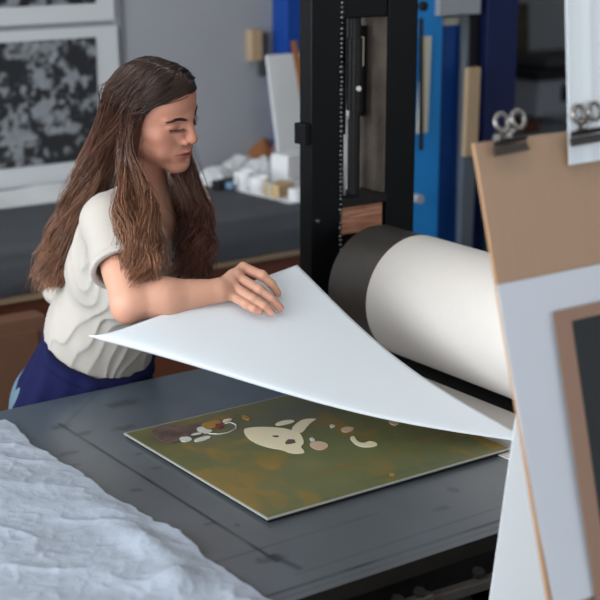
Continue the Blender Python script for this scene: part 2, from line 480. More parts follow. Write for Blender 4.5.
for x in (1.22, 1.36, 1.50, 1.68, 1.85):
    MB().lathe((x, 1.64, .745), (0, 1, 0), [(0, 0), (0, .03), (.004, .034), (.02, .034), (.024, .012), (.05, .012), (.05, 0)], 24).build('guide_roller', M['dark_steel'], press, smooth=True, angle=40)
MB().tube([(1.0, 1.60, .72), (2.6, 1.60, .735)], .013, 12).build('front_rod', M['steel'], press, smooth=True)

# upper roller
RXC, RR, RZ = 2.07, .140, BZ+.0045+.140
ro = MB().lathe((RXC, 2.600, RZ), (0, -1, 0), [(-.09, 0), (-.09, .04), (0, .04), (.0, .134), (.004, .138), (1.02, .138), (1.024, .134), (1.024, .04), (1.1, .04), (1.1, 0)], 96).build('roller', M['roller_steel'], press, smooth=True, angle=35)
MB().lathe((RXC, 2.455, RZ), (0, -1, 0), [(0, .1382), (0, RR-.002), (.003, RR), (.83, RR), (.833, RR-.002), (.833, .1382)], 128).build('felt_sleeve', M['felt'], ro, smooth=True, angle=35)
MB().lathe((RXC, 2.72, BZ-.028-.11), (0, -1, 0), [(-.07, 0), (-.07, .04), (0, .04), (0, .105), (1.12, .105), (1.12, .04), (1.2, .04), (1.2, 0)], 64).build('lower_roller', M['dark_steel'], press, smooth=True, angle=35)
# far side frame: two posts, head block, base, inner fittings
def side_frame(ya, yb, full):
    for (xa, xb, yq) in ((1.9365, 2.0197, ya+.048), (2.1590, 2.2460, yb-.02)):
        p = MB().box((xa, ya, .3), (xb, yq, 2.25), bev=.003).build('post', M['black_steel'], press)
        if xa < 2.0313 and full:
            rr = np.random.default_rng(3); wb = MB(); z = .95
            while z < 2.1280:
                s = .0028+.0035*rr.random()
                wb.add(*ico((2.0197+.002*rr.random(), ya-.0005, z), (s, .004, s*.9))); z += .009+.004*rr.random()
            wb.build('weld_seam', M['weld'], p, smooth=True)
            MB().lathe((1.9520, ya-.006, 1.1745), (0, 1, 0), [(0, 0), (0, .004), (.006, .005)], 12).build('rivet', M['steel'], p)
            MB().box((1.9201, ya+.004, 1.3535), (1.9360, ya+.046, 1.4018), bev=.002).build('stop_block', M['black_steel'], p)
    MB().box((1.9365, ya-.01, .12), (2.2460, yb, .30)).build('frame_foot', M['black_steel'], press)
    MB().box((2.0202, ya+.005, 1.6340), (2.1585, yb-.03, 1.8033), bev=.004).build('head_block', M['black_steel'], press)
    MB().box((2.0202, ya+.012, .70), (2.1585, yb-.03, 1.1291)).build('bearing_housing', M['black_steel'], press)
def ico(c, r):
    import bmesh
    bm = bmesh.new(); bmesh.ops.create_icosphere(bm, subdivisions=1, radius=1); bm.verts.index_update()
    vs = [(c[0]+v.co.x*r[0], c[1]+v.co.y*r[1], c[2]+v.co.z*r[2]) for v in bm.verts]
    fs = [[v.index for v in f.verts] for f in bm.faces]; bm.free(); return vs, fs
YA, YB = 2.669, 2.795
side_frame(YA, YB, True)
# packing above the bearing, pressure screw, sleeve, label
MB().box((2.0274, YA+.004, 1.1300), (2.1493, YB-.03, 1.1958)).build('wood_packing', M['redlayer'], press)
MB().box((2.0236, YA-.004, 1.1968), (2.1585, YB-.03, 1.2161), bev=.002).build('bearing_cap', M['dark_steel'], press)
MB().box((2.1537, YA+.006, 1.2171), (2.1585, YB-.026, 1.6330)).build('inner_plate', M['inner'], press)
sc = MB().tube([(2.0893, YA+.04, 1.2171), (2.0893, YA+.04, 1.6330)], .0145, 20).build('pressure_screw', M['dark_steel'], press, smooth=True, angle=40)
MB().tube([(2.0893, YA+.04, 1.4164), (2.0893, YA+.04, 1.5856)], .0185, 20).build('screw_sleeve', M['dark_steel'], sc, smooth=True, angle=40)
MB().lathe((2.0874, YA+.0225, 1.4696), (0, -1, 0), [(0, .0065), (.004, .006), (.005, 0)], 16).build('sleeve_pin', M['ceram'], sc)
MB().box((2.1097, YA+.05, 1.5179), (2.1251, YA+.07, 1.5856)).build('metal_tag', M['dirtywhite'], press)
MB().box((2.1251, YA+.06, 1.3970), (2.1416, YA+.09, 1.6098)).build('guide_bar', M['black_steel'], press)
MB().box((2.0202, YB-.034, 1.2171), (2.1039, YB-.028, 1.6330)).build('back_plate', M['black_steel'], press)
MB().tube([(2.0545, YA+.03, 1.2190), (2.0545, YA+.03, 1.3632)], .0032, 8).build('bright_slit', M['ceram'], press, smooth=True)  # white rod added in place of a bright slit through the frame
MB().tube([(2.0545, YA+.02, 1.4018), (2.0545, YA+.02, 1.4212)], .0035, 8).build('white_pin', M['ceram'], press, smooth=True)  # short white piece above the slit rod
# thin matte black strip at the foot of the roller and the blanket beneath it
MB().box((1.982, 1.60, BZ+.0032), (2.040, 2.60, BZ+.0042)).build('dark_strip', M['matte_black'], press)
tag(MB().box((1.80, 1.72, BZ+.0006), (2.20, 2.60, BZ+.003)).build('felt_blanket', M['felt2'], origin=(2.0, 2.15, BZ)),
    'pale grey felt blanket lying on the press bed under the roller', 'felt blanket')
# near side frame of the press, hidden behind the board
for (xa, xb) in ((1.937, 2.020), (2.159, 2.246)):
    MB().box((xa, 1.44, .3), (xb, 1.56, 2.25), bev=.004).build('post', M['black_steel'], press)
MB().box((2.020, 1.445, 1.53), (2.159, 1.555, 1.80)).build('head_block', M['black_steel'], press)
MB().box((2.0195, 1.445, .55), (2.159, 1.52, 1.135)).build('bearing_housing', M['black_steel'], press)
MB().box((1.937, 1.43, .12), (2.246, 1.57, .30)).build('frame_foot', M['black_steel'], press)

# ================================================================== THE PLATE
PX0, PX1, PY0, PY1 = 1.268, 1.829, 1.872, 2.372
plate = empty('printing_plate', (1.55, 2.12, BZ), 'olive green inked printing plate with bone coloured shapes lying on the press bed', 'printing plate')
MB().box((PX0+.004, PY0+.004, BZ+.0003), (PX1-.004, PY1-.004, BZ+.0068)).build('shade_backing', M['plate_shade'], plate)  # black inset layer puts the shade under the plate edge into colour
MB().box((PX0, PY0, BZ+.0069), (PX1, PY1, BZ+.0096)).build('plate_sheet', M['plate_edge'], plate)
def platecol(V):
    P = V[:, :2]; x, y = P[:, 0], P[:, 1]
    n = fbm(P*9, 4, 21); n2 = fbm(P*np.array([22, 12])+5, 3, 4)
    c = hexl('#5a5936')[None]*(.75+.5*n)[:, None]
    och = sstep(.52, .66, n2)*sstep(0, .3, .45-np.abs(y-2.0)); och = och[:, None]
    c = c*(1-och*.85)+hexl('#7a6024')[None]*och*.85
    g = sstep(.5, .65, fbm(P*6+31, 3, 7))[:, None]; c = c*(1-.45*g)+hexl('#4d5634')[None]*.45*g
    gr = np.exp(-(((x-1.62)/.16)**2+((y-2.27)/.07)**2))[:, None]; c = c*(1-.6*gr)+hexl('#46454a')[None]*.6*gr
    for (sx, sy, rx, ry, h, s) in ((1.40, 2.10, .05, .018, '#6b5a1f', .6), (1.36, 2.04, .03, .05, '#6a5a22', .5), (1.50, 1.98, .07, .015, '#66521f', .5),
                                   (1.66, 1.99, .05, .012, '#67501f', .5), (1.42, 2.20, .06, .012, '#7a6328', .5), (1.47, 2.335, .02, .008, '#7a5a28', .8),
                                   (1.75, 2.00, .03, .01, '#8a5a2c', .5), (1.60, 1.90, .08, .01, '#3f4a30', .5)):
        q = np.exp(-(((x-sx)/rx)**2+((y-sy)/ry)**2+(fbm(P*40, 2, 3)-.5)*2))[:, None]*s
        q = np.clip(q, 0, 1); c = c*(1-q)+hexl(h)[None]*q
    dk = np.exp(-(((x-1.325)/.04)**2+((y-2.30)/.035)**2)*1.2)[:, None]*.75; c = c*(1-dk)+hexl('#2f2b28')[None]*dk
    return c
grid_surface('ink_layer', PX0+.003, PX1-.003, PY0+.003, PY1-.003, BZ+.0101, .003, platecol, M['plate'], plate)
Zp = BZ+.0103
PC_ = [0.]
def patch(pts, m, name='bare_patch', h=.0006):
    import mathutils
    q = [(p[0], p[1]) for p in pts]
    # smooth the outline with one round of corner cutting
    for _ in range(2):
        n = len(q); r_ = []
        for i in range(n):
            a = q[i]; b = q[(i+1) % n]
            r_ += [(a[0]*.75+b[0]*.25, a[1]*.75+b[1]*.25), (a[0]*.25+b[0]*.75, a[1]*.25+b[1]*.75)]
        q = r_
    PC_[0] += .00006; h = h+PC_[0]
    return MB().poly(q, Zp, Zp+h).build(name, m, plate)
fishb = [(1.4671, 2.2501, 0.8900), (1.4813, 2.2537, 0.8900), (1.5069, 2.2423, 0.8900), (1.5344, 2.2158, 0.8900), (1.5424, 2.1963, 0.8900), (1.5488, 2.1714, 0.8900), (1.5346, 2.1414, 0.8900), (1.5206, 2.1186, 0.8900), (1.5052, 2.1102, 0.8900), (1.4978, 2.0836, 0.8900), (1.4888, 2.0775, 0.8900), (1.4704, 2.0906, 0.8900), (1.4683, 2.1173, 0.8900), (1.4525, 2.1413, 0.8900), (1.4454, 2.1787, 0.8900), (1.4507, 2.2145, 0.8900)]
patch(fishb, M['bone'], 'fish_shape')
MB().poly([p[:2] for p in ((1.4939, 2.1441, 0.8900), (1.5078, 2.1539, 0.8900), (1.5173, 2.1471, 0.8900), (1.5112, 2.1318, 0.8900), (1.4988, 2.1309, 0.8900), (1.4894, 2.1343, 0.8900))], Zp+.0009, Zp+.0012).build('dark_mark', M['brownink'], plate)
MB().poly([p[:2] for p in ((1.4940, 2.1883, 0.8900), (1.5044, 2.1829, 0.8900), (1.5010, 2.1746, 0.8900), (1.4925, 2.1793, 0.8900))], Zp+.0009, Zp+.0012).build('dark_mark', M['brownink'], plate)
patch([(1.5424, 2.1963, 0.8900), (1.5815, 2.2240, 0.8900), (1.6046, 2.2288, 0.8900), (1.6243, 2.2148, 0.8900), (1.6043, 2.2078, 0.8900), (1.5795, 2.1905, 0.8900), (1.5536, 2.1680, 0.8900), (1.5440, 2.1748, 0.8900)], M['bone'], 'tail_shape')
patch([(1.5376, 2.2413, 0.8900), (1.5587, 2.2474, 0.8900), (1.5784, 2.2404, 0.8900), (1.5782, 2.2264, 0.8900), (1.5521, 2.2239, 0.8900), (1.5327, 2.2308, 0.8900)], M['bone'])
patch([(1.5315, 2.1173, 0.8900), (1.5519, 2.1159, 0.8900), (1.5581, 2.0918, 0.8900), (1.5456, 2.0750, 0.8900), (1.5255, 2.0702, 0.8900), (1.5192, 2.0938, 0.8900)], M['pink'])
patch([(1.5440, 2.1346, 0.8900), (1.5535, 2.1378, 0.8900), (1.5487, 2.1181, 0.8900), (1.5378, 2.1194, 0.8900)], M['whiteink'])
patch([(1.6217, 2.1743, 0.8900), (1.6298, 2.1685, 0.8900), (1.6263, 2.1572, 0.8900), (1.6115, 2.1539, 0.8900)], M['whiteink'])
patch([(1.6260, 2.1436, 0.8900), (1.6440, 2.1445, 0.8900), (1.6535, 2.1309, 0.8900), (1.6351, 2.1166, 0.8900), (1.6174, 2.1225, 0.8900)], M['pink'])
patch([(1.6104, 2.0939, 0.8900), (1.6249, 2.0969, 0.8900), (1.6099, 2.0679, 0.8900), (1.6143, 2.0517, 0.8900), (1.6336, 2.0576, 0.8900), (1.6362, 2.0361, 0.8900), (1.6233, 2.0260, 0.8900), (1.6014, 2.0351, 0.8900), (1.5971, 2.0576, 0.8900)], M['bone'])
patch([(1.7316, 2.1240, 0.8900), (1.7487, 2.1260, 0.8900), (1.7439, 2.1012, 0.8900), (1.7282, 2.0914, 0.8900), (1.7221, 2.1027, 0.8900)], M['pink'])
patch([(1.5618, 1.9103, 0.8900), (1.5677, 1.8973, 0.8900), (1.5573, 1.8903, 0.8900), (1.5529, 1.8992, 0.8900)], M['orangeink'])
patch([(1.5127, 2.3232, 0.8900), (1.5145, 2.3075, 0.8900), (1.5146, 2.2931, 0.8900), (1.5049, 2.2857, 0.8900), (1.4998, 2.3036, 0.8900)], M['orangeink'])
# the dark bird-like shape at the left corner
patch([(1.3069, 2.3372, 0.8900), (1.3376, 2.3631, 0.8900), (1.3676, 2.3556, 0.8900), (1.3815, 2.3249, 0.8900), (1.3441, 2.2706, 0.8900), (1.3144, 2.2657, 0.8900), (1.3037, 2.2929, 0.8900)], M['brownink'], 'dark_bird_shape')
patch([(1.3766, 2.3283, 0.8900), (1.4124, 2.3376, 0.8900), (1.4273, 2.3200, 0.8900), (1.3944, 2.2747, 0.8900), (1.3624, 2.2709, 0.8900), (1.3497, 2.2799, 0.8900)], M['brownink'])
patch([(1.3402, 2.2866, 0.8900), (1.3620, 2.2778, 0.8900), (1.3555, 2.2559, 0.8900), (1.3327, 2.2591, 0.8900)], M['whiteink'])
patch([(1.3599, 2.2594, 0.8900), (1.3934, 2.2620, 0.8900), (1.3940, 2.2483, 0.8900), (1.3728, 2.2436, 0.8900), (1.3545, 2.2469, 0.8900)], M['whiteink'])
patch([(1.3677, 2.2871, 0.8900), (1.3894, 2.2851, 0.8900), (1.3898, 2.2747, 0.8900), (1.3679, 2.2762, 0.8900)], M['whiteink'])
patch([(1.4129, 2.3232, 0.8900), (1.4382, 2.3262, 0.8900), (1.4574, 2.3267, 0.8900), (1.4516, 2.3026, 0.8900), (1.4235, 2.2880, 0.8900), (1.4075, 2.2995, 0.8900)], M['orangeink'])
patch([(1.4356, 2.3071, 0.8900), (1.4500, 2.3038, 0.8900), (1.4473, 2.2848, 0.8900), (1.4270, 2.2787, 0.8900)], M['redink'])
patch([(1.3946, 2.3086, 0.8900), (1.4102, 2.3113, 0.8900), (1.4077, 2.2924, 0.8900), (1.4176, 2.2786, 0.8900), (1.3992, 2.2713, 0.8900), (1.3862, 2.2874, 0.8900)], M['whiteink'])
ring = [(1.4032, 2.2888, 0.8900), (1.4024, 2.2691, 0.8900), (1.4152, 2.2565, 0.8900), (1.4340, 2.2533, 0.8900), (1.4589, 2.2628, 0.8900), (1.4712, 2.2817, 0.8900), (1.4692, 2.3006, 0.8900), (1.4565, 2.2992, 0.8900)]
MB().tube([(p[0], p[1], Zp+.0005) for p in ring], .0012, 6).build('pale_outline', M['whiteink'], plate, smooth=True)
patch([(1.4609, 2.3172, 0.8900), (1.4802, 2.3176, 0.8900), (1.4804, 2.3068, 0.8900), (1.4579, 2.3051, 0.8900)], M['bone'])

# ================================================================== THE LIFTED SHEET OF PAPER
pA = A3(*(1.7130, 2.4124, 1.1559)); pB = A3(*(1.1774, 2.3304, 1.1031)); pC = A3(1.880, 1.850, BZ+.0105); pD = A3(1.735, 2.46, .925)
def paper_pt(u, v):
    K = pB+pC-pA-pD; t = u+v
    P2 = pD+(1-v)[..., None]*(pB-pD)+(1-u)[..., None]*(pC-pD)
    w = .010+.045*u; z = (1-t)/w
    spl = w*np.where(z > 30, z, np.log1p(np.exp(np.minimum(z, 30))))
    # P1(u,v)-P2(u,v) = (1-t)*(-K)
    P = P2-spl[..., None]*K
    sag = (1-u)**2*np.sin(PI*np.clip(v, 0, 1))**1.15*.045*(1-.25*v)
    P = P+sag[..., None]*A3(-.42, -.35, -.72)
    mid = np.sin(PI*u)*np.sin(PI*v)*.012; P = P+mid[..., None]*A3(-.3, -.3, -.9)
    return P
n = 72; u, v = np.meshgrid(np.linspace(0, 1, n), np.linspace(0, 1, n), indexing='ij')
PV = paper_pt(u, v); V = PV.reshape(-1, 3)
V[:, 2] = np.maximum(V[:, 2], BZ+.0118)
i = np.arange((n-1)*(n-1)); a = (i//(n-1))*n+i % (n-1); F = np.stack([a, a+n, a+n+1, a+1], 1)
sheet = raw_mesh('paper_sheet', V, F, M['paper'], origin=tuple(pC))
tag(sheet, 'large blank white sheet of paper lifted by its corner above the inked plate', 'paper')
md = sheet.modifiers.new('thick', 'SOLIDIFY'); md.thickness = .0009; md.offset = 0

# ================================================================== TISSUE ON THE BED
def tissue():
    x0, x1, y0, y1 = .45, 1.135, 1.55, 2.585; nx, ny = 200, 300
    U, Vv = np.meshgrid(np.linspace(0, 1, nx), np.linspace(0, 1, ny), indexing='ij')
    Y = y0+(y1-y0)*Vv
    edge = 1.108+.018*(fbm(np.stack([Y*7, Y*0], -1), 3, 2)-.5)*2+.006*(vnoise(np.stack([Y*60, Y*0], -1), 4)-.5)+.03*np.clip((1.70-Y)/.15, 0, 1)
    edge = edge-.006*np.sin(Y*9)
    X = x0+(edge-x0)*U
    P = np.stack([X, Y], -1)
    # crumple: ridged noise at several scales
    def ridged(Q, s): return 1-np.abs(2*fbm(Q, 2, s)-1)
    A = np.array([[.8, .6], [-.6, .8]])
    h = .010*fbm(P@A*np.array([3, 9]), 2, 31)+.005*ridged(P@A*np.array([5, 11]), 31)**5+.0022*ridged(P*17+9, 5)**5+.0012*ridged(P@A*38, 9)**3+.0008*fbm(P*80, 2, 6)
    h = h+.016*np.exp(-((X-1.05)/.03)**2-((Y-1.90)/.10)**2)+.02*np.exp(-((X-1.02)/.035)**2-((Y-1.76)/.035)**2)
    e = sstep(0, .035, edge-X); h = h*(.25+.75*e)+.0012+.010*(1-e)*vnoise(np.stack([Y*16, Y*0], -1), 12)
    Z = BZ+h
    # hangs over the near edge of the bed
    over = np.clip(1.615-Y, 0, 1); Z = Z-over*1.5; Y2_ = np.where(over > 0, 1.612-over*.15, Y)
    V = np.stack([X, Y2_, Z], -1).reshape(-1, 3)
    i = np.arange((nx-1)*(ny-1)); a = (i//(ny-1))*ny+i % (ny-1); F = np.stack([a, a+ny, a+ny+1, a+1], 1)
    o = raw_mesh('tissue_sheet', V, F, M['tissue'], origin=(.8, 2.1, BZ))
    o.modifiers.new('thick', 'SOLIDIFY').thickness = .0004
    tag(o, 'crumpled bluish white tissue sheet spread over the left end of the press bed', 'tissue paper')
tissue()

# ================================================================== THE EASEL BOARD AT THE RIGHT
T0 = A3(*(1.2683, 1.3874, 1.5937)); T1 = A3(*(1.2683, 1.2071, 0.9880)); BN = A3(*(-0.0000, -0.9584, 0.2853)); S0 = A3(*(1.4163, 1.3874, 1.5937)); S1 = A3(*(1.4163, 1.4852, 0.8394))
down = (T1-T0)/np.linalg.norm(T1-T0); BW = .62; LEN = .98
board = empty('drawing_board', tuple(T0+down*LEN+A3(BW/2, 0, 0)), 'tan plywood drawing board leaning back at the right with prints clipped to it', 'drawing board')
MB().sheet(T0-BN*.003, T0+A3(BW, 0, 0)-BN*.003, T0+A3(BW, 0, 0)+down*LEN-BN*.003, T0+down*LEN-BN*.003, .006).build('panel', M['plywood'], board)
e = MB().sheet(T0-BN*.003+A3(-.0012, 0, 0), T0-BN*.003, T0+down*LEN-BN*.003, T0+down*LEN-BN*.003+A3(-.0012, 0, 0), .0058)
e.build('edge_band', M['ply_edge'], board)
# easel legs carrying the board down to the floor
ez = empty('studio_easel', (T0[0]+.35, T0[1], 0), 'wooden studio easel standing behind the tan board', 'easel')
foot = T0+down*((T0[2]-.02)/-down[2])
for dx in (.12, .50):
    a0 = T0+A3(dx, .022, 0)+down*.2; a1 = A3(T0[0]+dx, foot[1]+.03, .02)
    MB().tube([a0-BN*.028, a1], .018, 4).build('front_leg', M['plywood'], ez)
MB().tube([T0+A3(.30, .045, -.25), A3(T0[0]+.3, T0[1]+.16, .02)], .016, 4).build('rear_leg', M['plywood'], ez)
ldg = T0+down*(LEN+.004)
MB().obox(ldg+A3(BW/2, -.012, -.014), ((1,0,0),(0,1,0),(0,0,1)), (BW/2, .03, .012), bev=.003).build('ledge', M['plywood'], ez)
# print hung on the board: white sheet with a brown bordered black image
pr = empty('art_print', (1.3132, 1.2844, 1.2616), 'white sheet with brown bordered black print hanging on the tan board', 'print')
b0 = A3(*(1.2627, 1.3305, 1.4164)); b3 = A3(*(1.2727, 1.2069, 1.0012)); wv = A3(.52, 0, 0)
MB().sheet(b0, b0+wv, b3+wv, b3, .0012, n=8, m=16, fn=lambda u, v: .004*math.sin(v*3)*(1-u)).build('paper', M['paper_shaded'], pr)
i0 = A3(*(1.3478, 1.3113, 1.3704)); i3 = A3(*(1.3399, 1.1967, 0.9852)); iw = A3(.36, 0, 0)
MB().sheet(i0, i0+iw, i3+iw, i3, .001).build('brown_border', M['brownboard'], pr)
j0 = A3(*(1.3785, 1.3054, 1.3541)); j3 = A3(*(1.3679, 1.1935, 0.9780)); jw = A3(.32, 0, 0)
MB().sheet(j0, j0+jw, j3+jw, j3, .001).build('black_image', mat('blue_black_ink', '#1d2226', .7, var=.3, scale=12), pr)
# second sheet clipped above the board
h0 = (1.4763, 1.4458, 1.8182); h3 = (1.4216, 1.3666, 1.5519)
hs = MB(); c3 = A3(*h3); c0 = A3(*(1.4159, 1.3938, 1.8468)); c0[0] = c3[0]-.001
hs.sheet(c0, c0+A3(.30, 0, 0), c3+A3(.30, .0, .0), c3, .0012, n=20, m=10, fn=lambda u, v: .003*math.sin(u*9)-.006*math.exp(-((u-.13)/.02)**2))
tag(hs.build('tall_paper', M['paper'], origin=tuple(c3)), 'pale blue white sheet clipped upright above the top edge of the tan board', 'paper')
# sheet hanging down behind the board
q0 = S0+(S1-S0)*.05; q1 = S1+(S1-S0)*.25
tag(MB().sheet(q0, q0+A3(.30, -.02, 0), q1+A3(.30, -.19, 0), q1, .0012).build('hanging_sheet', M['paper'], origin=tuple(q0)),
    'plain white sheet hanging behind the left edge of the tan board', 'paper')
BU = A3(1, 0, 0); 
def clip(px, z_, name_label, tilt):
    c = A3(*px)+down*(.008); t = empty('bulldog_clip', tuple(c), name_label, 'clip')
    n = BN; d = down*math.cos(tilt)+BU*math.sin(tilt); uu = BU*math.cos(tilt)-down*math.sin(tilt)
    jw = MB()
    prof = []
    jw.obox(c+n*.010+d*.002, (uu, d, n), (.031, .0048, .0011), bev=.0008)
    jw.tube([c+n*.0115+d*.0065-uu*.031, c+n*.0115+d*.0065+uu*.031], .0022, 10)
    jw.obox(c+n*.013-d*.0075, (uu, d*.8-n*.5, n), (.030, .004, .001), bev=.0006)
    jw.obox(c-n*.016+d*.002, (uu, d, n), (.029, .0105, .0011), bev=.0008)
    jw.build('jaw', M['dclip'], t)
    MB().tube([c-d*.014-uu*.012, c-d*.014+uu*.012], .0065, 16).build('spring', M['clipm'], t, smooth=True, angle=40)
    for s in (-1, 1):
        ctr = c-d*.033+uu*s*.0125+n*(.022 if s > 0 else .017); rg = []
        for k in range(25):
            a = 2*PI*k/24; rg.append(ctr+(uu*math.cos(a)*.0110+d*math.sin(a)*.0115))
        w = MB().tube(rg, .0032, 10, caps=False)
        w.tube([ctr+d*.0085-uu*s*.003, c-d*.018+uu*s*.004+n*.006, c-d*.008+uu*s*.004+n*.010], .0042, 10)
        w.build('handle', M['clipm'], t, smooth=True)
M['dclip'] = mat('clip_jaw_steel', '#4a4643', .35, .8)
M['clipm'] = mat('clip_chrome', '#8d8985', .22, .95)
clip((1.3187, 1.3864, 1.5904), 0, 'small steel bulldog clip near the left corner of the tan board', .05)
clip((1.4498, 1.3763, 1.5916), 0, 'dark steel bulldog clip holding the tall white sheet to the board', .03)

# ================================================================== BACKGROUND TABLE AND CLUTTER
TZ = .90; TY0 = 3.78; TY1 = 4.58
tab = empty('work_table', (2.3, 4.15, 0), 'long grey topped work table with charcoal cloth against the far wall', 'table')
MB().box((.3, TY0, TZ-.03), (3.46, TY1, TZ)).build('tabletop', M['tabletop'], tab)
MB().box((.35, TY0+.08, .08), (3.35, TY1, TZ-.12)).build('cabinet', M['redwood'], tab)
MB().box((.33, TY0+.03, TZ-.142), (3.37, TY0+.09, TZ-.115), bev=.004).build('cabinet_rail', M['lightwood'], tab)
MB().box((.35, TY0+.06, 0), (3.35, TY0+.12, .08)).build('plinth', M['black'], tab)
# the cloth: soft thick sheet over the top and front
def cloth():
    nx, ny = 160, 60; x0, x1 = .3, 2.73
    U, W = np.meshgrid(np.linspace(0, 1, nx), np.linspace(0, 1, ny), indexing='ij'); X = x0+(x1-x0)*U
    top = np.clip(W/.6, 0, 1); front = np.clip((W-.6)/.4, 0, 1)
    Yc = 4.40+(TY0-4.40)*top; Yc = Yc-.012*np.sin(front*PI)+.01*(fbm(np.stack([X*4, front*3], -1), 2, 3)-.5)-np.where(front > 0, .008, 0)
    Z = TZ+.006+.012*fbm(np.stack([X*3, W*5], -1), 3, 8)+.018*np.exp(-((W-.57)/.05)**2)-front*.125
    Z = Z+.03*np.exp(-((X-1.6)/.12)**2)*(1-top)*np.clip(top*4, 0, 1)
    V = np.stack([X, Yc, Z], -1).reshape(-1, 3)
    i = np.arange((nx-1)*(ny-1)); a = (i//(ny-1))*ny+i % (ny-1); F = np.stack([a, a+1, a+ny+1, a+ny], 1)
    o = raw_mesh('table_cloth', V, F, M['darkcloth'], origin=(1.6, 4.1, TZ)); o.modifiers.new('thick', 'SOLIDIFY').thickness = .004
    tag(o, 'thick charcoal cloth draped over the front edge of the far table', 'cloth')
cloth()
tag(MB().box((.25, 3.67, 0), (1.724, 3.74, 0.751), bev=.006).box((.28, 3.664, .04), (1.724-.03, 3.671, 0.751-.04), 0).build('plywood_crate', M['brownwood'], origin=(.9, 3.5, 0)),
    'brown wooden crate standing behind the woman at the left', 'crate')

def px_noise_art(name, x0, x1, z0, z1, y, parent, fn, st=.006):
    nx = int((x1-x0)/st); nz = int((z1-z0)/st)
    X, Z = np.meshgrid(np.linspace(x0, x1, nx), np.linspace(z0, z1, nz), indexing='ij')
    V = np.stack([X, np.full_like(X, y), Z], -1).reshape(-1, 3)
    i = np.arange((nx-1)*(nz-1)); a = (i//(nz-1))*nz+i % (nz-1); F = np.stack([a, a+nz, a+nz+1, a+1], 1)
    g = fn((V[:, 0]-x0)/(x1-x0), (V[:, 2]-z0)/(z1-z0), V)
    c = hexl('#14161a')[None]*(1-g[:, None])+hexl('#9fa3a8')[None]*g[:, None]
    return raw_mesh(name, V, F, M['art'], parent, tint=c, smooth=False)
# lower print
wp = empty('wall_print', (2.05, 4.59, .93), 'large black and white woodcut print on the far wall, the lower of two', 'print')
MB().sheet(A3(1.45, 4.585, 1.468), A3(2.478, 4.585, 1.468), A3(2.492, 4.585, .935), A3(1.45, 4.585, .935), .002).build('paper', M['paper2'], wp)
def art1(u, v, V):
    P = np.stack([V[:, 0], V[:, 2]], -1)
    g = fbm(P@np.array([[.8, .6], [-.6, .8]])*np.array([16, 26]), 4, 12); g2 = fbm(P*55, 3, 19)
    blob = 0
    px = lambda x: 2.03+(x)*.0037
    X = (V[:, 0]-2.03)/.00378; Z = (1.482-V[:, 2])/.00362+28   # rough picture units of the sheet
    for (bx, by, rx, ry, s) in ((28, 52, 16, 14, .95), (52, 55, 6, 10, .6), (35, 78, 14, 14, .9), (14, 112, 10, 10, .9), (42, 115, 15, 12, .9), (20, 130, 18, 10, .9),
                                (55, 128, 16, 5, 1.), (72, 127, 4, 4, 1.), (70, 78, 12, 10, .6), (84, 104, 7, 8, .9), (44, 103, 7, 12, .8), (8, 145, 14, 6, .5), (62, 62, 5, 8, .4), (-30, 90, 30, 30, .6)):
        blob = np.maximum(blob, s*np.exp(-(((X-bx)/rx)**2+((Z-by)/ry)**2)))
    m = sstep(.36, .66, blob*.62+g*.75-.08+(g2-.5)*.9)*(.55+.6*fbm(P*30, 3, 77))
    return np.clip(m*.8+.02, 0, 1)
px_noise_art('woodcut_image', 1.62, 2.392, 1.005, 1.432, 4.5805, wp, art1)
# upper print
wp2 = empty('wall_print', (2.05, 4.59, 1.49), 'dark print with white border on the far wall, the upper of the two', 'print')
MB().sheet(A3(1.45, 4.588, 2.05), A3(2.470, 4.588, 2.05), A3(2.470, 4.585, 1.487), A3(1.45, 4.585, 1.487), .002).build('paper', M['paper2'], wp2)
def art2(u, v, V):
    P = np.stack([V[:, 0], V[:, 2]], -1); g = fbm(P*22, 4, 40); return sstep(.52, .66, g)*.6
px_noise_art('dark_image', 1.6, 2.398, 1.548, 1.98, 4.5825, wp2, art2)
tag(MB().sheet(A3(1.3, 4.56, .935), A3(2.30, 4.56, .93), A3(2.32, 4.40, TZ+.012), A3(1.3, 4.40, TZ+.012), .012, n=12, m=3, fn=lambda u, v: .004*math.sin(u*20)).build('paper_stack', M['white'], origin=(1.8, 4.5, TZ)),
    'white paper lying along the back of the far table under the prints', 'paper')
MB()
tag(MB().box((2.498, 4.592, .93), (2.512, 4.602, 2.2)).build('wall_batten', mat('grey_batten', '#6f7276', .8), origin=(2.5, 4.6, .93)), 'thin dark grey strip on the wall beside the prints', 'strip')

# clutter at the right end of the table, on a sheet of white card
tag(MB().box((2.74, TY0-.005, TZ+.001), (3.42, 4.50, TZ+.014), bev=.004).build('white_board', M['white'], origin=(3.1, 4.1, TZ)), 'white board lying at the right end of the far table under the clutter', 'board')
def crumple(name, c, r, m, seed, label, cat='paper', group=None):
    import bmesh
    bm = bmesh.new(); bmesh.ops.create_icosphere(bm, subdivisions=4, radius=1)
    V = np.array([v.co[:] for v in bm.verts]); n = fbm(V*2.2+seed, 3, seed); n2 = fbm(V*6+seed, 2, seed+3)
    s = .62+.75*n-.25*np.abs(n2-.5)
    W = V*s[:, None]; W[:, 2] = np.maximum(W[:, 2], -.35); W = W*np.array(r)+np.array(c)
    W[:, 2] += c[2]-W[:, 2].min()
    bm.verts.index_update(); F = [[v.index for v in f.verts] for f in bm.faces]; bm.free()
    o = raw_mesh(name, W, F, m, origin=c, smooth=False); tag(o, label, cat, group); return o
CZ = TZ+.0145
def onT(p, dz=0): return (p[0], p[1], CZ+dz)
crumple('crumpled_paper', onT((2.7288, 4.3443, 0.9150)), (.07, .05, .045), M['paper2'], 3, 'crumpled white paper nearest the woman on the far table')
crumple('crumpled_paper', onT((2.9170, 4.3283, 0.9150)), (.08, .055, .058), M['paper2'], 5, 'heap of crumpled white paper in the middle of the far table')
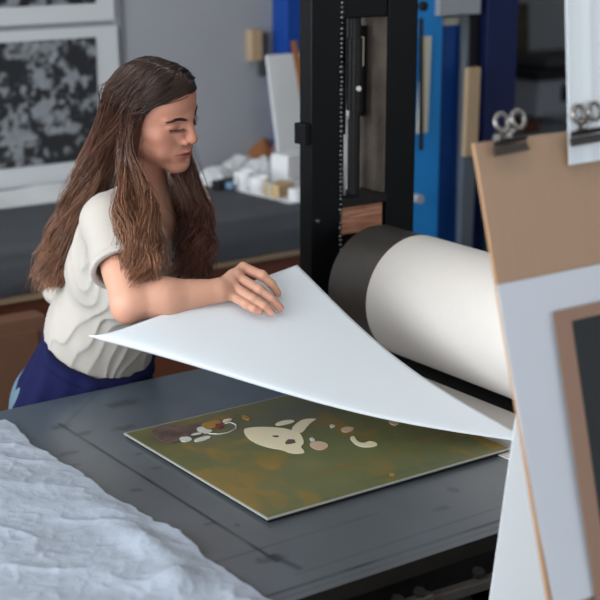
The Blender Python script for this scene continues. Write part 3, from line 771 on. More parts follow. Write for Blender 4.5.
crumple('crumpled_paper', onT((2.9176, 4.4756, 0.9150)), (.07, .05, .045), M['paper2'], 8, 'greyish crumpled paper behind the white cups on the far table')
crumple('crumpled_paper', onT((2.8704, 4.0845, 0.9150)), (.06, .045, .03), M['paper2'], 14, 'flattened crumpled paper beside the black post')
def rsolid(name, c, ax, half, m, label, cat, bev=.004, group=None, z0=None):
    c = A3(*c); c[2] = (CZ if z0 is None else z0)+half[2]
    t = math.radians(ax); o = MB().obox(c, ((math.cos(t), math.sin(t), 0), (-math.sin(t), math.cos(t), 0), (0, 0, 1)), half, bev=bev).build(name, m, origin=(c[0], c[1], c[2]-half[2]), smooth=False)
    return tag(o, label, cat, group)
def cup(p, r, h, label, ang):
    t = empty('enamel_cup', onT(p), label, 'cup', 'white cups on the far table')
    MB().lathe(onT(p), (0, 0, 1), [(0, 0), (0, r*.8), (.003, r*.86), (h, r), (h+.002, r*.98), (h, r*.92), (.006, r*.8), (.006, 0)], 32).build('bowl', M['ceram'], t, smooth=True, angle=50)
    q = onT(p); a = math.radians(ang); hp = []
    for k in range(9):
        s = PI*k/8; hp.append((q[0]+math.cos(a)*(r*.9+math.sin(s)*.02), q[1]+math.sin(a)*(r*.9+math.sin(s)*.02), q[2]+h*.5+math.cos(s)*h*.3))
    MB().tube(hp, .004, 8).build('handle', M['ceram'], t, smooth=True)
cup((2.7695, 4.2236, 0.9150), .036, .055, 'left of the two white cups on the far table', 200)
cup((2.7621, 4.1178, 0.9150), .036, .052, 'right of the two white cups on the far table', 100)
rsolid('tan_block', (2.7887, 4.0340, 0.9150), 20, (.045, .03, .022), M['tan'], 'tan wooden block at the front edge of the white board', 'block')
rsolid('yellow_tub', (2.7564, 4.0356, 0.9150), 0, (.014, .018, .024), M['dirtywhite'], 'small pale yellow tub beside the tan block', 'tub')
rsolid('white_box', (2.9749, 4.2392, 0.9150), 15, (.055, .04, .05), M['ceram'], 'bright white box in front of the leaning board', 'box')
rsolid('blue_tin', (2.7349, 4.2482, 0.9150), 30, (.04, .022, .012), M['blueitem'], 'flat blue tin left of the white cups', 'tin')
rsolid('black_tool', (2.7020, 4.2492, 0.9150), 10, (.045, .016, .016), M['black'], 'small black tool lying left of the blue tin', 'tool')
rsolid('white_pot', (2.7895, 3.9282, 0.9150), 0, (.022, .022, .02), M['ceram'], 'small white pot beside the black post at the table edge', 'pot')
tag(MB().lathe(onT((3.0910, 4.5858, 0.9150), .0), (.1, 0, 1), [(0, .075), (.05, .055), (.095, .006), (.1, 0)], 20).build('brown_cone', M['cork'], origin=onT((3.0910, 4.5858, 0.9150)), smooth=True, angle=40), 'brown cone shaped pile of paper behind the white heap', 'paper')
crumple('mauve_paper', onT((3.1507, 4.5432, 0.9150)), (.06, .05, .06), M['mauve'], 25, 'mauve grey crumpled paper against the leaning board')
crumple('kraft_paper', onT((3.2040, 4.5052, 0.9150)), (.05, .04, .05), M['tan'], 29, 'tan crumpled paper beside the black post')
# leaning white board, plank and stick
def leaning(name, c0, w, h, y0, y1, th, m, label, cat, x_top=None, r=.0):
    x0 = c0[0]; z0 = c0[2]; xt = x0 if x_top is None else x_top
    o = MB().sheet(A3(xt, y1, z0+h), A3(xt+w, y1, z0+h), A3(x0+w, y0, z0), A3(x0, y0, z0), th).build(name, m, origin=(x0, y0, z0))
    if r:
        b = o.modifiers.new('bev', 'BEVEL'); b.width = r; b.segments = 3; b.limit_method = 'ANGLE'
    return tag(o, label, cat)
leaning('canvas_board', (3.03, 0, CZ), .34, .425, 4.38, 4.475, .012, M['white'], 'off white board leaning back behind the clutter on the far table', 'board', 3.035, .012)
tag(MB().box((3.035, 4.565, 1.31), (3.082, 4.6002, 1.425)).build('wood_block', M['lightwood'], origin=(3.06, 4.58, 1.31)), 'pale wooden block fixed to the far wall above the white board', 'block')
tag(MB().box((3.083, 4.570, 1.25), (3.112, 4.6002, 1.41)).build('dark_block', M['dgrey'], origin=(3.1, 4.58, 1.25)), 'dark grey block on the far wall beside the pale wooden block', 'block')
sb = A3(*(2.9934, 4.0866, 0.9150)); tag(MB().tube([(sb[0], sb[1], CZ+.006), (3.0831, 4.3600, 1.3942)], .013, 8).build('wooden_stick', M['cork'], origin=(sb[0], sb[1], CZ), smooth=True), 'brown stick leaning beside the black post', 'stick')

# blue column behind the table and the blue machine at the right
tag(MB().box((3.15, 4.50, 0), (3.40, 4.598, 2.6), bev=.006).build('blue_column', M['blue_col'], origin=(3.27, 4.55, 0)), 'deep blue steel column on the far wall left of the black post', 'column')
bm_ = empty('blue_rack', (3.28, 3.65, 0), 'tall blue steel rack with bright and dark blue uprights behind the press', 'rack')
BY = 3.6
MB().box((2.98, BY, .05), (3.135, BY+.10, 2.2), bev=.004).build('bright_upright', M['blue'], bm_)
MB().box((3.137, BY+.02, .05), (3.262, BY+.08, 1.50), bev=.003).build('panel', M['blue_mid'], bm_)
MB().box((3.137, BY+.02, 1.50), (3.262, BY+.08, 1.525)).build('panel_label', M['dirtywhite'], bm_)
MB().box((3.312, BY-.02, .05), (3.450, BY+.10, 2.2), bev=.004).build('dark_upright', M['blue_dark'], bm_)
MB().box((2.98, BY, 0), (3.45, BY+.14, .05)).build('base', M['blue_dark'], bm_)
MB().box((3.137, BY+.10, .06), (3.312, BY+.14, 1.2)).build('backing_panel', M['black'], bm_)
MB().box((3.10, BY-.02, 1.535), (3.28, BY+.08, 1.62), bev=.004).build('paper_tray', M['lgrey'], bm_)
MB().obox((3.0438, 3.5800, 1.3196), ((1, 0, 0), (0, 1, 0), (.02, 0, 1)), (.020, .004, .155)).build('white_strip', M['strip'], bm_)
MB().tube([(3.0246, 3.5650, 1.1125), (3.0124, 3.5650, 1.5344)], .0075, 8).build('hanging_rod', M['black_steel'], bm_)
MB().lathe((3.0196, 3.5700, 1.5710), (0, -1, 0), [(0, .016), (.012, .016), (.014, .008), (.014, 0)], 16).build('bolt', M['dark_steel'], bm_)
MB().lathe((3.0079, 3.5700, 0.9553), (0, -1, 0), [(0, .015), (.03, .015), (.03, 0)], 16).build('pale_knob', M['lgrey'], bm_)
tag(MB().tube([(3.2053, 3.5500, 0.7916)[:2]+(.0,), (3.2293, 3.6000, 1.5222)], .016, 14).build('steel_tube', M['greymetal'], origin=(3.2053, 3.5500, 0.7916)[:2]+(.0,), smooth=True), 'grey steel tube standing in the blue rack', 'tube')
tag(MB().obox((3.2141, 3.5400, 1.2231), ((1, 0, 0), (0, 1, 0), (.012, 0, 1)), (.026, .010, .145)).obox((3.2049, 3.5400, 0.9133), ((1, 0, 0), (0, 1, 0), (.012, 0, 1)), (.026, .010, .16), 1).build('wooden_batten', [M['lightwood'], M['greymetal']], origin=(3.2049, 3.5400, 0.9133)), 'pale wooden batten with grey lower half beside the dark blue upright', 'batten')
tag(MB().box((3.322, 3.52, .0), (3.375, 3.575, .935)).build('green_roll', M['green'], origin=(3.35, 3.55, 0)), 'dark green cloth roll standing in front of the dark blue upright', 'roll')
MB().box((3.263, BY+.02, 1.05), (3.311, BY+.09, 1.62)).build('dark_insert', M['black'], bm_)

# deeper room: picture and machine on a bench
tag(MB().sheet((6.2790, 6.5600, 1.2835), (6.3881, 6.5600, 1.2792), (6.4060, 6.5600, 0.9683), (6.2956, 6.5600, 0.9749), .03).build('wall_picture', M['olive'], origin=(6.2956, 6.5600, 0.9749)), 'dark olive upright picture on the wall of the deeper room', 'picture')
bz = (6.1487, 6.0000, 0.6361)[2]
bench = empty('bench', (6.0, 6.0, 0), 'grey bench in the dim room behind the blue rack', 'bench')
MB().box((5.2, 5.7, bz-.04), (6.19, 6.4, bz)).build('bench_top', M['lgrey'], bench)
MB().box((5.25, 5.75, 0), (6.15, 6.35, bz-.04)).build('bench_body', M['dgrey'], bench)
ma = empty('copier', (6.1487, 6.0000, 0.6361), 'grey and black office machine on the bench in the dim room', 'machine')
p0 = A3(*(5.8549, 5.9500, 0.6906)); 
MB().obox(p0+A3(.33, .2, .10), ((1,0,0),(0,1,0),(.1,0,1)), (.25, .18, .11), bev=.02).build('body', M['lgrey'], ma)
MB().obox(p0+A3(.33, .18, .235), ((1,0,0),(0,1,0),(0,0,1)), (.30, .2, .03), bev=.01).build('lid', M['black'], ma)
MB().obox(p0+A3(.36, .18, .30), ((1,0,0),(0,1,0),(0,0,1)), (.22, .16, .03), bev=.01).build('paper_feeder', M['dgrey'], ma)
MB().obox(p0+A3(.40, .015, .12), ((1,0,0),(0,1,0),(0,0,1)), (.14, .02, .05), bev=.01).build('opening', M['black'], ma)
rsolid('red_box', (5.7352, 5.8500, 0.6790), 0, (.05, .05, .03), M['rust'], 'small dull red box left of the office machine', 'box', z0=bz)
# ================================================================== THE WOMAN
HO = A3(1.4806, 2.5996, 1.4807)
HM = np.array([[-0.9029, -0.3673, -0.2233], [0.4176, -0.8726, -0.2533], [-0.1018, -0.322, 0.9413]])
# rows: her right, forward, up
HM[0] /= np.linalg.norm(HM[0]); HM[1] -= HM[0]*(HM[1]@HM[0]); HM[1] /= np.linalg.norm(HM[1]); HM[2] = np.cross(HM[0], HM[1])
HS = .99
def H2W(p): return HO+HS*(np.asarray(p, float)@HM)
def W2H(P): return ((P-HO)@HM.T)/HS
J = dict(PC=(1.4094, 2.8159, 0.8065), WC=(1.4310, 2.7835, 0.9437), CH=(1.4620, 2.6890, 1.1426), UC=(1.4764, 2.6441, 1.2284), NB=(1.4906, 2.6366, 1.2734),
         SR=(1.3580, 2.5765, 1.2685), SL=(1.6174, 2.7007, 1.2405), ER=(1.3083, 2.4035, 1.1426), WR=(1.4776, 2.3549, 1.1489),
         EL=(1.5527, 2.6361, 1.0276), WL=(1.5199, 2.5088, 0.9968), HL=(1.5280, 2.4506, 0.9926))
J = {k: A3(*v) for k, v in J.items()}
TU = J['NB']-J['WC']; TU /= np.linalg.norm(TU)
TR = J['SR']-J['SL']; TR -= TU*(TR@TU); TR /= np.linalg.norm(TR); TF = np.cross(TU, TR)
if TF@A3(.4, -.9, 0) < 0: TF = -TF
TM = np.array([TR, TF, TU])

def sdf_torso(P):
    d = d_ell(P, J['CH']+TU*.01-TF*.005, (.140, .098, .155), TM)
    d = smin(d, d_cone(P, J['SR']*.92+J['SL']*.08-TU*.012, J['SL']*.92+J['SR']*.08-TU*.012, .048, .048), .07)
    d = smin(d, d_ell(P, J['WC']+TU*.02, (.122, .088, .12), TM), .07)
    d = smin(d, d_ell(P, J['PC'], (.158, .112, .12)), .08)
    for s in (-1, 1): d = smin(d, d_sph(P, J['CH']+TF*.068+TR*.066*s-TU*.02, .050), .045)
    d = smin(d, d_cone(P, J['PC']+A3(-.07, -.02, -.05), A3(J['PC'][0]-.08, J['PC'][1]-.02, .62), .085, .075), .05)
    d = smin(d, d_cone(P, J['PC']+A3(.07, .02, -.05), A3(J['PC'][0]+.08, J['PC'][1]+.02, .62), .085, .075), .05)
    return d
neck0 = J['NB']-TU*.03; neck1 = H2W((0, -.022, -.045))
def sdf_neck(P): return d_cone(P, neck0, neck1, .052, .046)
def sdf_head(P):
    q = W2H(P)
    d = d_ell(q, (0, -.006, .027), (.070, .082, .073))
    d = smin(d, d_ell(q, (0, .028, -.015), (.060, .058, .080)), .03)
    d = smin(d, d_ell(q, (0, .048, .045), (.055, .042, .050)), .03)           # forehead
    for s in (-1, 1):
        d = smin(d, d_cone(q, (s*.054, .0, -.052), (s*.016, .066, -.100), .017, .013), .028)   # jaw
        d = smin(d, d_ell(q, (s*.045, .054, -.022), (.018, .018, .016)), .022)                   # cheekbone
        d = smin(d, d_ell(q, (s*.032, .062, -.055), (.020, .017, .024)), .024)                   # cheek
    d = smin(d, d_ell(q, (0, .079, -.099), (.020, .016, .015)), .024)                            # chin
    d = smin(d, d_ell(q, (0, .080, -.066), (.029, .015, .020)), .020)                            # muzzle
    for s in (-1, 1):
        d = smin(d, d_cone(q, (s*.012, .090, .014), (s*.046, .070, .017), .006, .005), .013)    # brow
        d = smax(d, -d_ell(q, (s*.036, .0975, .001), (.0165, .017, .0110)), .012)                  # socket
        d = smin(d, d_ell(q, (s*.0315, .0685, .0), (.0165, .0145, .0125)), .004)                 # lidded eye
        lid = d_ell(q, (s*.0320, .0715, .0035), (.0180, .0145, .0105)); d = smin(d, lid, .003)
        d = smax(d, -d_cone(q, (s*.017, .088, -.0035), (s*.046, .079, -.0038), .0014, .0010), .002)
    for s in (-1, 1): d = smin(d, d_sph(q, (s*.0165, .0800, -.011), .0105), .014)
    for s in (-1, 1): d = smin(d, d_cone(q, (s*.0075, .0810, .002), (s*.0130, .0815, -.027), .0085, .0115), .009)
    # nose
    d = smin(d, d_cone(q, (0, .0860, .018), (0, .1045, -.024), .0085, .0092), .010)
    d = smin(d, d_sph(q, (0, .1062, -.0315), .0094), .007)
    for s in (-1, 1):
        d = smin(d, d_ell(q, (s*.0132, .0935, -.0365), (.0062, .0100, .0070)), .007)
        d = smax(d, -d_ell(q, (s*.0065, .098, -.0440), (.0030, .006, .0028)), .002)
    # lips
    up_ = np.minimum(d_cone(q, (-.003, .0965, -.0605), (-.027, .0840, -.0645), .0050, .0022), d_cone(q, (.003, .0965, -.0605), (.027, .0840, -.0645), .0050, .0022))
    lo_ = np.minimum(d_cone(q, (0, .0945, -.0722), (-.022, .0835, -.0682), .0060, .0022), d_cone(q, (0, .0945, -.0722), (.022, .0835, -.0682), .0060, .0022))
    d = smin(d, up_, .004); d = smin(d, lo_, .004)
    for s in (-1, 1): d = smax(d, -d_cone(q, (0, .1020, -.0662), (s*.029, .0865, -.0652), .0015, .0011), .002)
    d = smax(d, -d_ell(q, (0, .0985, -.083), (.014, .007, .004)), .008)
    d = smax(d, -d_cone(q, (0, .0990, -.046), (0, .1005, -.055), .002, .0025), .004)
    # ears
    for s in (-1, 1):
        d = smin(d, d_ell(q, (s*.074, -.012, -.008), (.008, .017, .030)), .006)
    return d*HS
def hand_sdf(P, W, K, Fg, T, k=.004):
    """W wrist, K four knuckles, Fg per finger (pip, dip, tip), T thumb chain"""
    d = None
    for i in range(4):
        c = d_cone(P, W+(K[i]-W)*.12, K[i], .0150, .0105)
        d = c if d is None else smin(d, c, .012)
    for i in range(3): d = smin(d, d_cone(P, (K[i]+W)/2+(K[i]-W)*.1, K[i+1], .012, .0095), .010)
    d = smin(d, d_cone(P, W+(T[0]-W)*.2, T[0], .015, .0125), .014)
    rad = ((.0090, .0082, .0072, .0064), (.0092, .0084, .0074, .0066), (.0088, .0080, .0070, .0062), (.0078, .0070, .0062, .0054))
    for i in range(4):
        ch = [K[i]]+Fg[i]; f = None
        for j in range(3):
            c = d_cone(P, ch[j], ch[j+1], rad[i][j]*1.24, rad[i][j+1]*1.22); f = c if f is None else smin(f, c, .003)
        f = smin(f, d_sph(P, ch[1], rad[i][1]*1.28), .004)
        d = smin(d, f, k)
    f = smin(d_cone(P, T[0], T[1], .0115, .0100), d_cone(P, T[1], T[2], .0100, .0078), .003)
    return smin(d, f, .006)
WR = J['WR']
KN = [A3(*p) for p in ((1.5533, 2.3757, 1.1815), (1.5287, 2.3639, 1.1700), (1.5099, 2.3536, 1.1565), (1.4986, 2.3439, 1.1418))]
FG = [[A3(*p) for p in c] for c in (
    ((1.5820, 2.3499, 1.1660), (1.5977, 2.3391, 1.1481), (1.6091, 2.3344, 1.1285)),
    ((1.5581, 2.3254, 1.1448), (1.5748, 2.3076, 1.1275), (1.5888, 2.2964, 1.1090)),
    ((1.5351, 2.3146, 1.1323), (1.5494, 2.2951, 1.1200), (1.5609, 2.2874, 1.1064)),
    ((1.5187, 2.3133, 1.1239), (1.5280, 2.2989, 1.1164), (1.5380, 2.2926, 1.1111)))]
TH = [A3(*p) for p in ((1.5423, 2.3931, 1.1345), (1.5802, 2.3844, 1.1135), (1.5972, 2.3585, 1.1103))]
def sdf_armR(P):
    d = d_cone(P, J['SR'], J['ER'], .046, .036)
    fa = smin(d_cone(P, J['ER'], J['ER']*.62+WR*.38, .035, .0375), d_cone(P, J['ER']*.62+WR*.38, WR, .0375, .0235), .02)
    d = smin(d, fa, .014)
    d = smin(d, d_sph(P, J['ER']+A3(-.008, 0, -.014), .028), .012)
    wr_axis = (WR-J['ER'])/np.linalg.norm(WR-J['ER'])
    h = hand_sdf(P, WR, KN, FG, TH)
    return smin(d, h, .012)
KL = [J['HL']+A3(*o) for o in ((.034, -.012, .022), (.038, -.008, .004), (.036, -.002, -.014), (.030, .006, -.030))]
FL = [[k_+A3(.022*j, -.008*j, -.003*j*j) for j in (1, 2, 3)] for k_ in KL]
TL = [J['HL']+A3(.005, .0, .030), J['HL']+A3(.03, .01, .045), J['HL']+A3(.055, .01, .048)]
def sdf_armL(P):
    d = smin(d_cone(P, J['SL'], J['EL'], .044, .034), d_cone(P, J['EL'], J['WL'], .034, .023), .02)
    return smin(d, hand_sdf(P, J['WL'], KL, FL, TL), .012)

woman = empty('woman', (J['PC'][0], J['PC'][1], 0), 'long haired woman in pale t-shirt and navy apron leaning over the press, lifting the paper', 'person')
woman.name = 'person'
def bbox(pts, r):
    pts = np.array(pts); return pts.min(0)-r, pts.max(0)+r
parts = []
hb = [H2W(p) for p in ((-.09, -.12, .13), (.09, .125, -.12), (-.09, .125, .13), (.09, -.12, -.12), (0, 0, .135), (0, .13, -.12))]+[neck0]
def f_head(P): return smin(smin(sdf_head(P), sdf_neck(P), .022), sdf_torso(P)+.004, .03)
lo, hi = bbox(hb, .03); parts.append(mesh_sdf(f_head, lo, hi, .0016))
lo, hi = bbox([J['SR'], J['ER'], WR]+KN+[q for c in FG for q in c]+TH, .05)
parts.append(mesh_sdf(sdf_armR, lo, hi, .0017))
lo, hi = bbox([J['SL'], J['EL'], J['WL'], J['HL']]+[c[-1] for c in FL], .055)
parts.append(mesh_sdf(sdf_armL, lo, hi, .003))
lo, hi = bbox([J['SR'], J['SL'], J['PC']+A3(0, 0, -.3), J['PC']+A3(-.2, -.1, 0), J['PC']+A3(.2, .1, 0), J['NB']], .09)
parts.append(mesh_sdf(lambda P: sdf_torso(P)+.004, lo, hi, .006))
V = []; F = []; nv = 0
for v_, f_ in parts: V.append(v_); F.append(f_+nv); nv += len(v_)
V = np.concatenate(V); F = np.concatenate(F)
q = W2H(V)
base = hexl('#cf9b83'); face = hexl('#ba826d')  # face tint lowered to carry its dimmer light
inhead = 1-sstep(.125, .20, np.linalg.norm(q-A3(0, 0, 0), axis=1))
T = face[None]*inhead[:, None]+base[None]*(1-inhead[:, None])
def paint(c, r, h, s):
    global T
    w_ = np.exp(-(((q-np.array(c))/np.array(r))**2).sum(1))[:, None]*s*inhead[:, None]; T = T*(1-w_)+hexl(h)[None]*w_
paint((0, .096, -.0668), (.025, .018, .0062), '#84393a', 1.3)
for s in (-1, 1):
    paint((s*.042, .062, -.028), (.018, .02, .016), '#b9705f', .35)
    paint((s*.0330, .085, -.0040), (.0120, .014, .0022), '#2a1712', .7)
    paint((s*.0340, .083, .002), (.011, .014, .006), '#9a6a58', .35)
paint((0, .11, -.034), (.013, .012, .012), '#c0705f', .4)
# knuckles and fingertips a little pinker
for c in FG:
    for j, p in enumerate(c):
        w_ = np.exp(-((V-p)**2).sum(1)/(.008**2))[:, None]*(.35 if j != 2 else .45); T = T*(1-w_)+hexl('#b96a55')[None]*w_
w_ = np.exp(-((V-J['ER']-A3(-.01, 0, -.03))**2).sum(1)/(.03**2))[:, None]*.3; T = T*(1-w_)+hexl('#b9705a')[None]*w_
raw_mesh('body', V, F, M['skin'], woman, tint=T)
# finger nails
M['nail'] = mat('nail', '#c98f80', .3)
for c in FG[:3]:
    d_ = c[2]-c[1]; d_ /= np.linalg.norm(d_); tc = A3(-.58*.96, -.81*.96, .27); n_ = tc-d_*(tc@d_); n_ /= np.linalg.norm(n_); s_ = np.cross(d_, n_)
    cc = c[2]+d_*.001+n_*.0068
    MB().obox(cc, (d_, s_, n_), (.0052, .0046, .0010), bev=.0008).build('finger_nail', M['nail'], woman, smooth=True)
# eyebrows and lashes follow the head surface
def surf_pt(x, z, y0=.14):
    y = y0
    for _ in range(60):
        d_ = sdf_head(H2W((x, y, z))[None])[0]/HS
        if d_ < .0004: break
        y -= max(d_*.7, .0003)
    return A3(x, y, z)
for s in (1, -1):
    b = MB()
    for k in range(90):
        t = k/89; x = s*(.012+.037*t); z = .0165+.0060*math.sin(min(t*1.25, 1)*PI*.55)-.012*max(0, t-.5)
        th = .0030*math.sin(min(1, t*2.2+.25)*PI/2)*(1-t)**.5+.0006
        z += random.uniform(-th, th); p = surf_pt(x, z); dx = s*.006; p2 = surf_pt(x+dx, z+random.uniform(-.0005, .0015))
        b.tube([H2W(p), H2W((p+p2)/2+A3(0, .0012, 0)), H2W(p2+A3(0, .0004, 0))], (.0006, .0006, .0002), 4)
    b.build('eyebrow', M['brow'], woman)
    b = MB()
    pts = [surf_pt(s*(.0165+.030*t), -.0042-.0028*math.sin(PI*t)+.002*t)+A3(0, .0006, 0) for t in np.linspace(0, 1, 9)]
    b.tube([H2W(p) for p in pts], .0007, 5)
    for k in range(24):
        t = k/23; p = surf_pt(s*(.0165+.030*t), -.0042-.0028*math.sin(PI*t)+.002*t)
        b.tube([H2W(p), H2W(p+A3(s*(t-.3)*.003, .0045, -.0028)), H2W(p+A3(s*(t-.3)*.007, .0080, -.0030))], (.0004, .0003, .0001), 3)
    b.build('eyelashes', M['brow'], woman)

# ---- clothes
arm_ax = (J['ER']-J['SR']); arm_ax /= np.linalg.norm(arm_ax)
hemR = J['SR']+arm_ax*.135
armL_ax = (J['EL']-J['SL']); armL_ax /= np.linalg.norm(armL_ax)
fd = A3(*(1.3267, 2.7476, 0.9941))-A3(*(1.3848, 2.6202, 1.1159)); fd /= np.linalg.norm(fd); FN = np.cross(fd, TF*.5+A3(-.29, -.4, 0)); FN /= np.linalg.norm(FN)
FB = A3(*(1.4055, 2.6654, 1.1424)); f2 = A3(*(1.3714, 2.7178, 1.1498))-A3(*(1.3656, 2.6414, 1.2877)); f2 /= np.linalg.norm(f2); FG2 = np.cross(f2, A3(-.58, -.81, 0)); FG2 /= np.linalg.norm(FG2)
WN = TU+TF*.10; WN /= np.linalg.norm(WN)      # waist line plane normal
W0 = A3(*(1.4211, 2.7927, 0.9502))
def sdf_shirt(P):
    d = sdf_torso(P)-.011
    d = smin(d, d_ell(P, J['WC']+TU*.055, (.140, .108, .085), TM), .05)
    d = smin(d, d_cone(P, A3(*(1.3890, 2.9301, 1.0242)), A3(*(1.3910, 2.8221, 1.0481)), .020, .030), .035)       # blouse at the back
    t_ = P@FN/.034+2.2*(fbm(P*A3(10, 10, 6), 2, 6)-.5)*2
    m_ = sstep(.06, .0, (P-FB)@TU)*1.
    d = d+.0040*(np.abs(np.sin(t_*PI))**.7-.6)*m_*(.3+1.2*fbm(P*13, 2, 44))
    g_ = np.abs(np.sin((P@FG2)/.033*PI+4*(fbm(P*11, 2, 16)-.5)))**.6-.6; d = d+.0035*g_*sstep(-.02, .05, (P-FB)@TU)
    w_ = fbm(P*A3(22, 22, 9), 2, 5)-.5; d = d+w_*.005
    slv = smin(d_cone(P, J['SR']+arm_ax*.012-TU*.0, hemR, .050, .060), d_cone(P, J['SR'], J['NB'], .05, .05), .03)
    slv = smax(slv, (P-hemR)@arm_ax, .002)
    d = smin(d, slv, .025)
    hr = smax(d_cone(P, hemR-arm_ax*.014, hemR, .0615, .0625), (P-hemR)@arm_ax-.001, .002)
    hr = smax(hr, -((P-hemR)@arm_ax+.013), .002)
    d = smin(d, hr, .002)
    hemL = J['SL']+armL_ax*.15
    sl = smax(d_cone(P, J['SL']-armL_ax*.01, hemL, .054, .056), (P-hemL)@armL_ax, .002)
    d = smin(d, sl, .025)
    # openings
    d = smax(d, -d_cone(P, J['SR']+arm_ax*.045, J['ER']+arm_ax*.05, .048, .052), .004)
    d = smax(d, -d_cone(P, J['SL']+armL_ax*.06, J['EL']+armL_ax*.05, .046, .050), .004)
    nk = d_cone(P, J['NB']-TU*.035+TF*.02, J['NB']+TU*.20+TF*.02, .070, .080); d = smax(d, -nk, .006)
    d = smax(d, -((P-W0)@WN+.012), .01)
    return d
def cut_torso(P): return smax(sdf_shirt(P), -(sdf_torso(P)-.002), .003)
lo, hi = bbox([J['SR']+A3(-.08, -.04, 0), J['SL']+A3(.08, .04, 0), J['WC']+A3(-.16, -.15, -.1), J['WC']+A3(.2, .16, -.1), hemR, A3(*(1.3897, 2.9858, 1.0021)), J['NB']+A3(0, 0, .03)], .04)
v_, f_ = mesh_sdf(cut_torso, lo, hi, .003)
raw_mesh('t_shirt', v_, f_, M['shirt'], woman)
# apron: gathered waistband and skirt
SK = [(A3(*(1.4260, 2.7841, 0.9351)), (.148, .115)), (A3(*(1.4038, 2.8199, 0.8065)), (.182, .146)), (A3(J['PC'][0]-.01, J['PC'][1]+.01, .48), (.205, .16))]
def sdf_apron(P, off=0.):
    z = P[:, 2]; zs = [s[0][2] for s in SK]
    t1 = np.clip((zs[0]-z)/(zs[0]-zs[1]), -.6, 1); t2 = np.clip((zs[1]-z)/(zs[1]-zs[2]), 0, 1)
    c = SK[0][0]+(SK[1][0]-SK[0][0])*t1[:, None]; c = c+(SK[2][0]-SK[1][0])*t2[:, None]
    rx = SK[0][1][0]+(SK[1][1][0]-SK[0][1][0])*t1+(SK[2][1][0]-SK[1][1][0])*t2
    ry = SK[0][1][1]+(SK[1][1][1]-SK[0][1][1])*t1+(SK[2][1][1]-SK[1][1][1])*t2
    dx = (P-c); lx = dx@A3(-.93, -.37, 0); ly = dx@A3(.37, -.93, 0)
    ang = np.arctan2(ly, lx); depth = sstep(0, .14, -((P-W0)@WN))
    fold = (.0045*np.sin(ang*9+1.2)+.003*np.sin(ang*17+z*9))*(.4+depth)+.006*(fbm(P*14, 2, 9)-.5)
    k = np.sqrt((lx/rx)**2+(ly/ry)**2); d = (k-1)*np.minimum(rx, ry)-fold-off
    return d
def f_apron(P):
    d = sdf_apron(P); pl = (P-W0)@WN
    d = smax(d, pl-.004, .006)
    band = smax(sdf_apron(P, .006), np.abs(pl+.006)-.011, .008); d = smin(d, band, .004)
    d = smax(d, -(sdf_apron(P)+.010), .002)
    # open at the back
    lx = (P-J['PC'])@A3(.37, -.93, 0); d = smax(d, -lx-.075-1.0*np.clip(pl+.25, 0, 1)*.12, .004)
    return smax(d, .50-P[:, 2], .003)
lo, hi = bbox([A3(J['PC'][0], J['PC'][1], .48), J['PC']+A3(0, 0, .2)], .26)
v_, f_ = mesh_sdf(f_apron, lo, hi, .004)
ap = raw_mesh('apron', v_, f_, M['navy'], woman)
# jeans and shoes
def f_jeans(P):
    c = J['PC']; d = d_ell(P, c+A3(-.014, .022, -.01), (.153, .114, .13))
    for s in (-1, 1):
        hip = c+A3(.085*s, .03*s+.02, -.06); kn = A3(c[0]+.09*s, c[1]+.0+.02*s, .50); an = A3(c[0]+.095*s, c[1]+.05+.02*s, .08)
        d = smin(d, smin(d_cone(P, hip, kn, .092, .068), d_cone(P, kn, an, .066, .058), .03), .035)
    d = d+.006*(fbm(P*12, 2, 2)-.5)
    d = smax(d, .05-P[:, 2], .004); return smax(d, (P-W0)@WN+.03, .004)
lo, hi = bbox([A3(J['PC'][0], J['PC'][1], .05), J['PC']+A3(0, 0, .12)], .24)
v_, f_ = mesh_sdf(f_jeans, lo, hi, .006); raw_mesh('jeans', v_, f_, M['jeans'], woman)
for s in (-1, 1):
    a = A3(J['PC'][0]+.095*s, J['PC'][1]+.07+.02*s, .035)
    def f_shoe(P): 
        d = smin(d_ell(P, a+A3(.0, -.02, .01), (.045, .07, .05)), d_ell(P, a+A3(.01, -.12, -.005), (.044, .085, .035)), .04)
        return smax(d, .001-P[:, 2], .004)
    lo, hi = bbox([a+A3(0, -.2, 0), a+A3(0, .06, .06)], .06); v_, f_ = mesh_sdf(f_shoe, lo, hi, .005); raw_mesh('shoe', v_, f_, M['shoe'], woman)

# ---- hair
def catmull(W, n):
    """W: (S, K, 3) waypoints -> (S, n, 3)"""
    S, K, _ = W.shape
    Wp = np.concatenate([2*W[:, :1]-W[:, 1:2], W, 2*W[:, -1:]-W[:, -2:-1]], 1)
    t = np.linspace(0, K-1-1e-6, n); i = t.astype(int); f = (t-i)[None, :, None]
    p0, p1, p2, p3 = (Wp[:, i+j] for j in range(4))
    return .5*((2*p1)+(-p0+p2)*f+(2*p0-5*p1+4*p2-p3)*f*f+(-p0+3*p1-3*p2+p3)*f**3)
CEN = A3(0, -.006, .027); RAD = A3(.070, .082, .073)
def scalp(x, y, z, lift):
    d_ = A3(x, y, z); d_ = d_/np.linalg.norm(d_/(RAD+lift)); return CEN+d_
def way(side, p, lift, rs):
    """head-local + world waypoints for a strand starting at part position p (0 front, 1 back of the head)"""
    a = (1.08-1.9*p)                       # angle along the part line, from the forehead to the back
    dy, dz = math.sin(a), math.cos(a)
    W = []
    # sweep from the part down over the side
    end_y = (.22 if p < .5 else -.15-.5*(p-.5))-.35*p
    for t in (0, .22, .5, .8, 1.):
        ph = t*1.50
        x = side*math.sin(ph); yy = dy*math.cos(ph)*(1-.3*t)+end_y*math.sin(ph)*t; zz = dz*math.cos(ph)-.02*math.sin(ph)
        l_ = lift*(.35+.65*min(1, t*2.5)) 
        W.append(H2W(scalp(x, yy, zz, l_)))
    return W
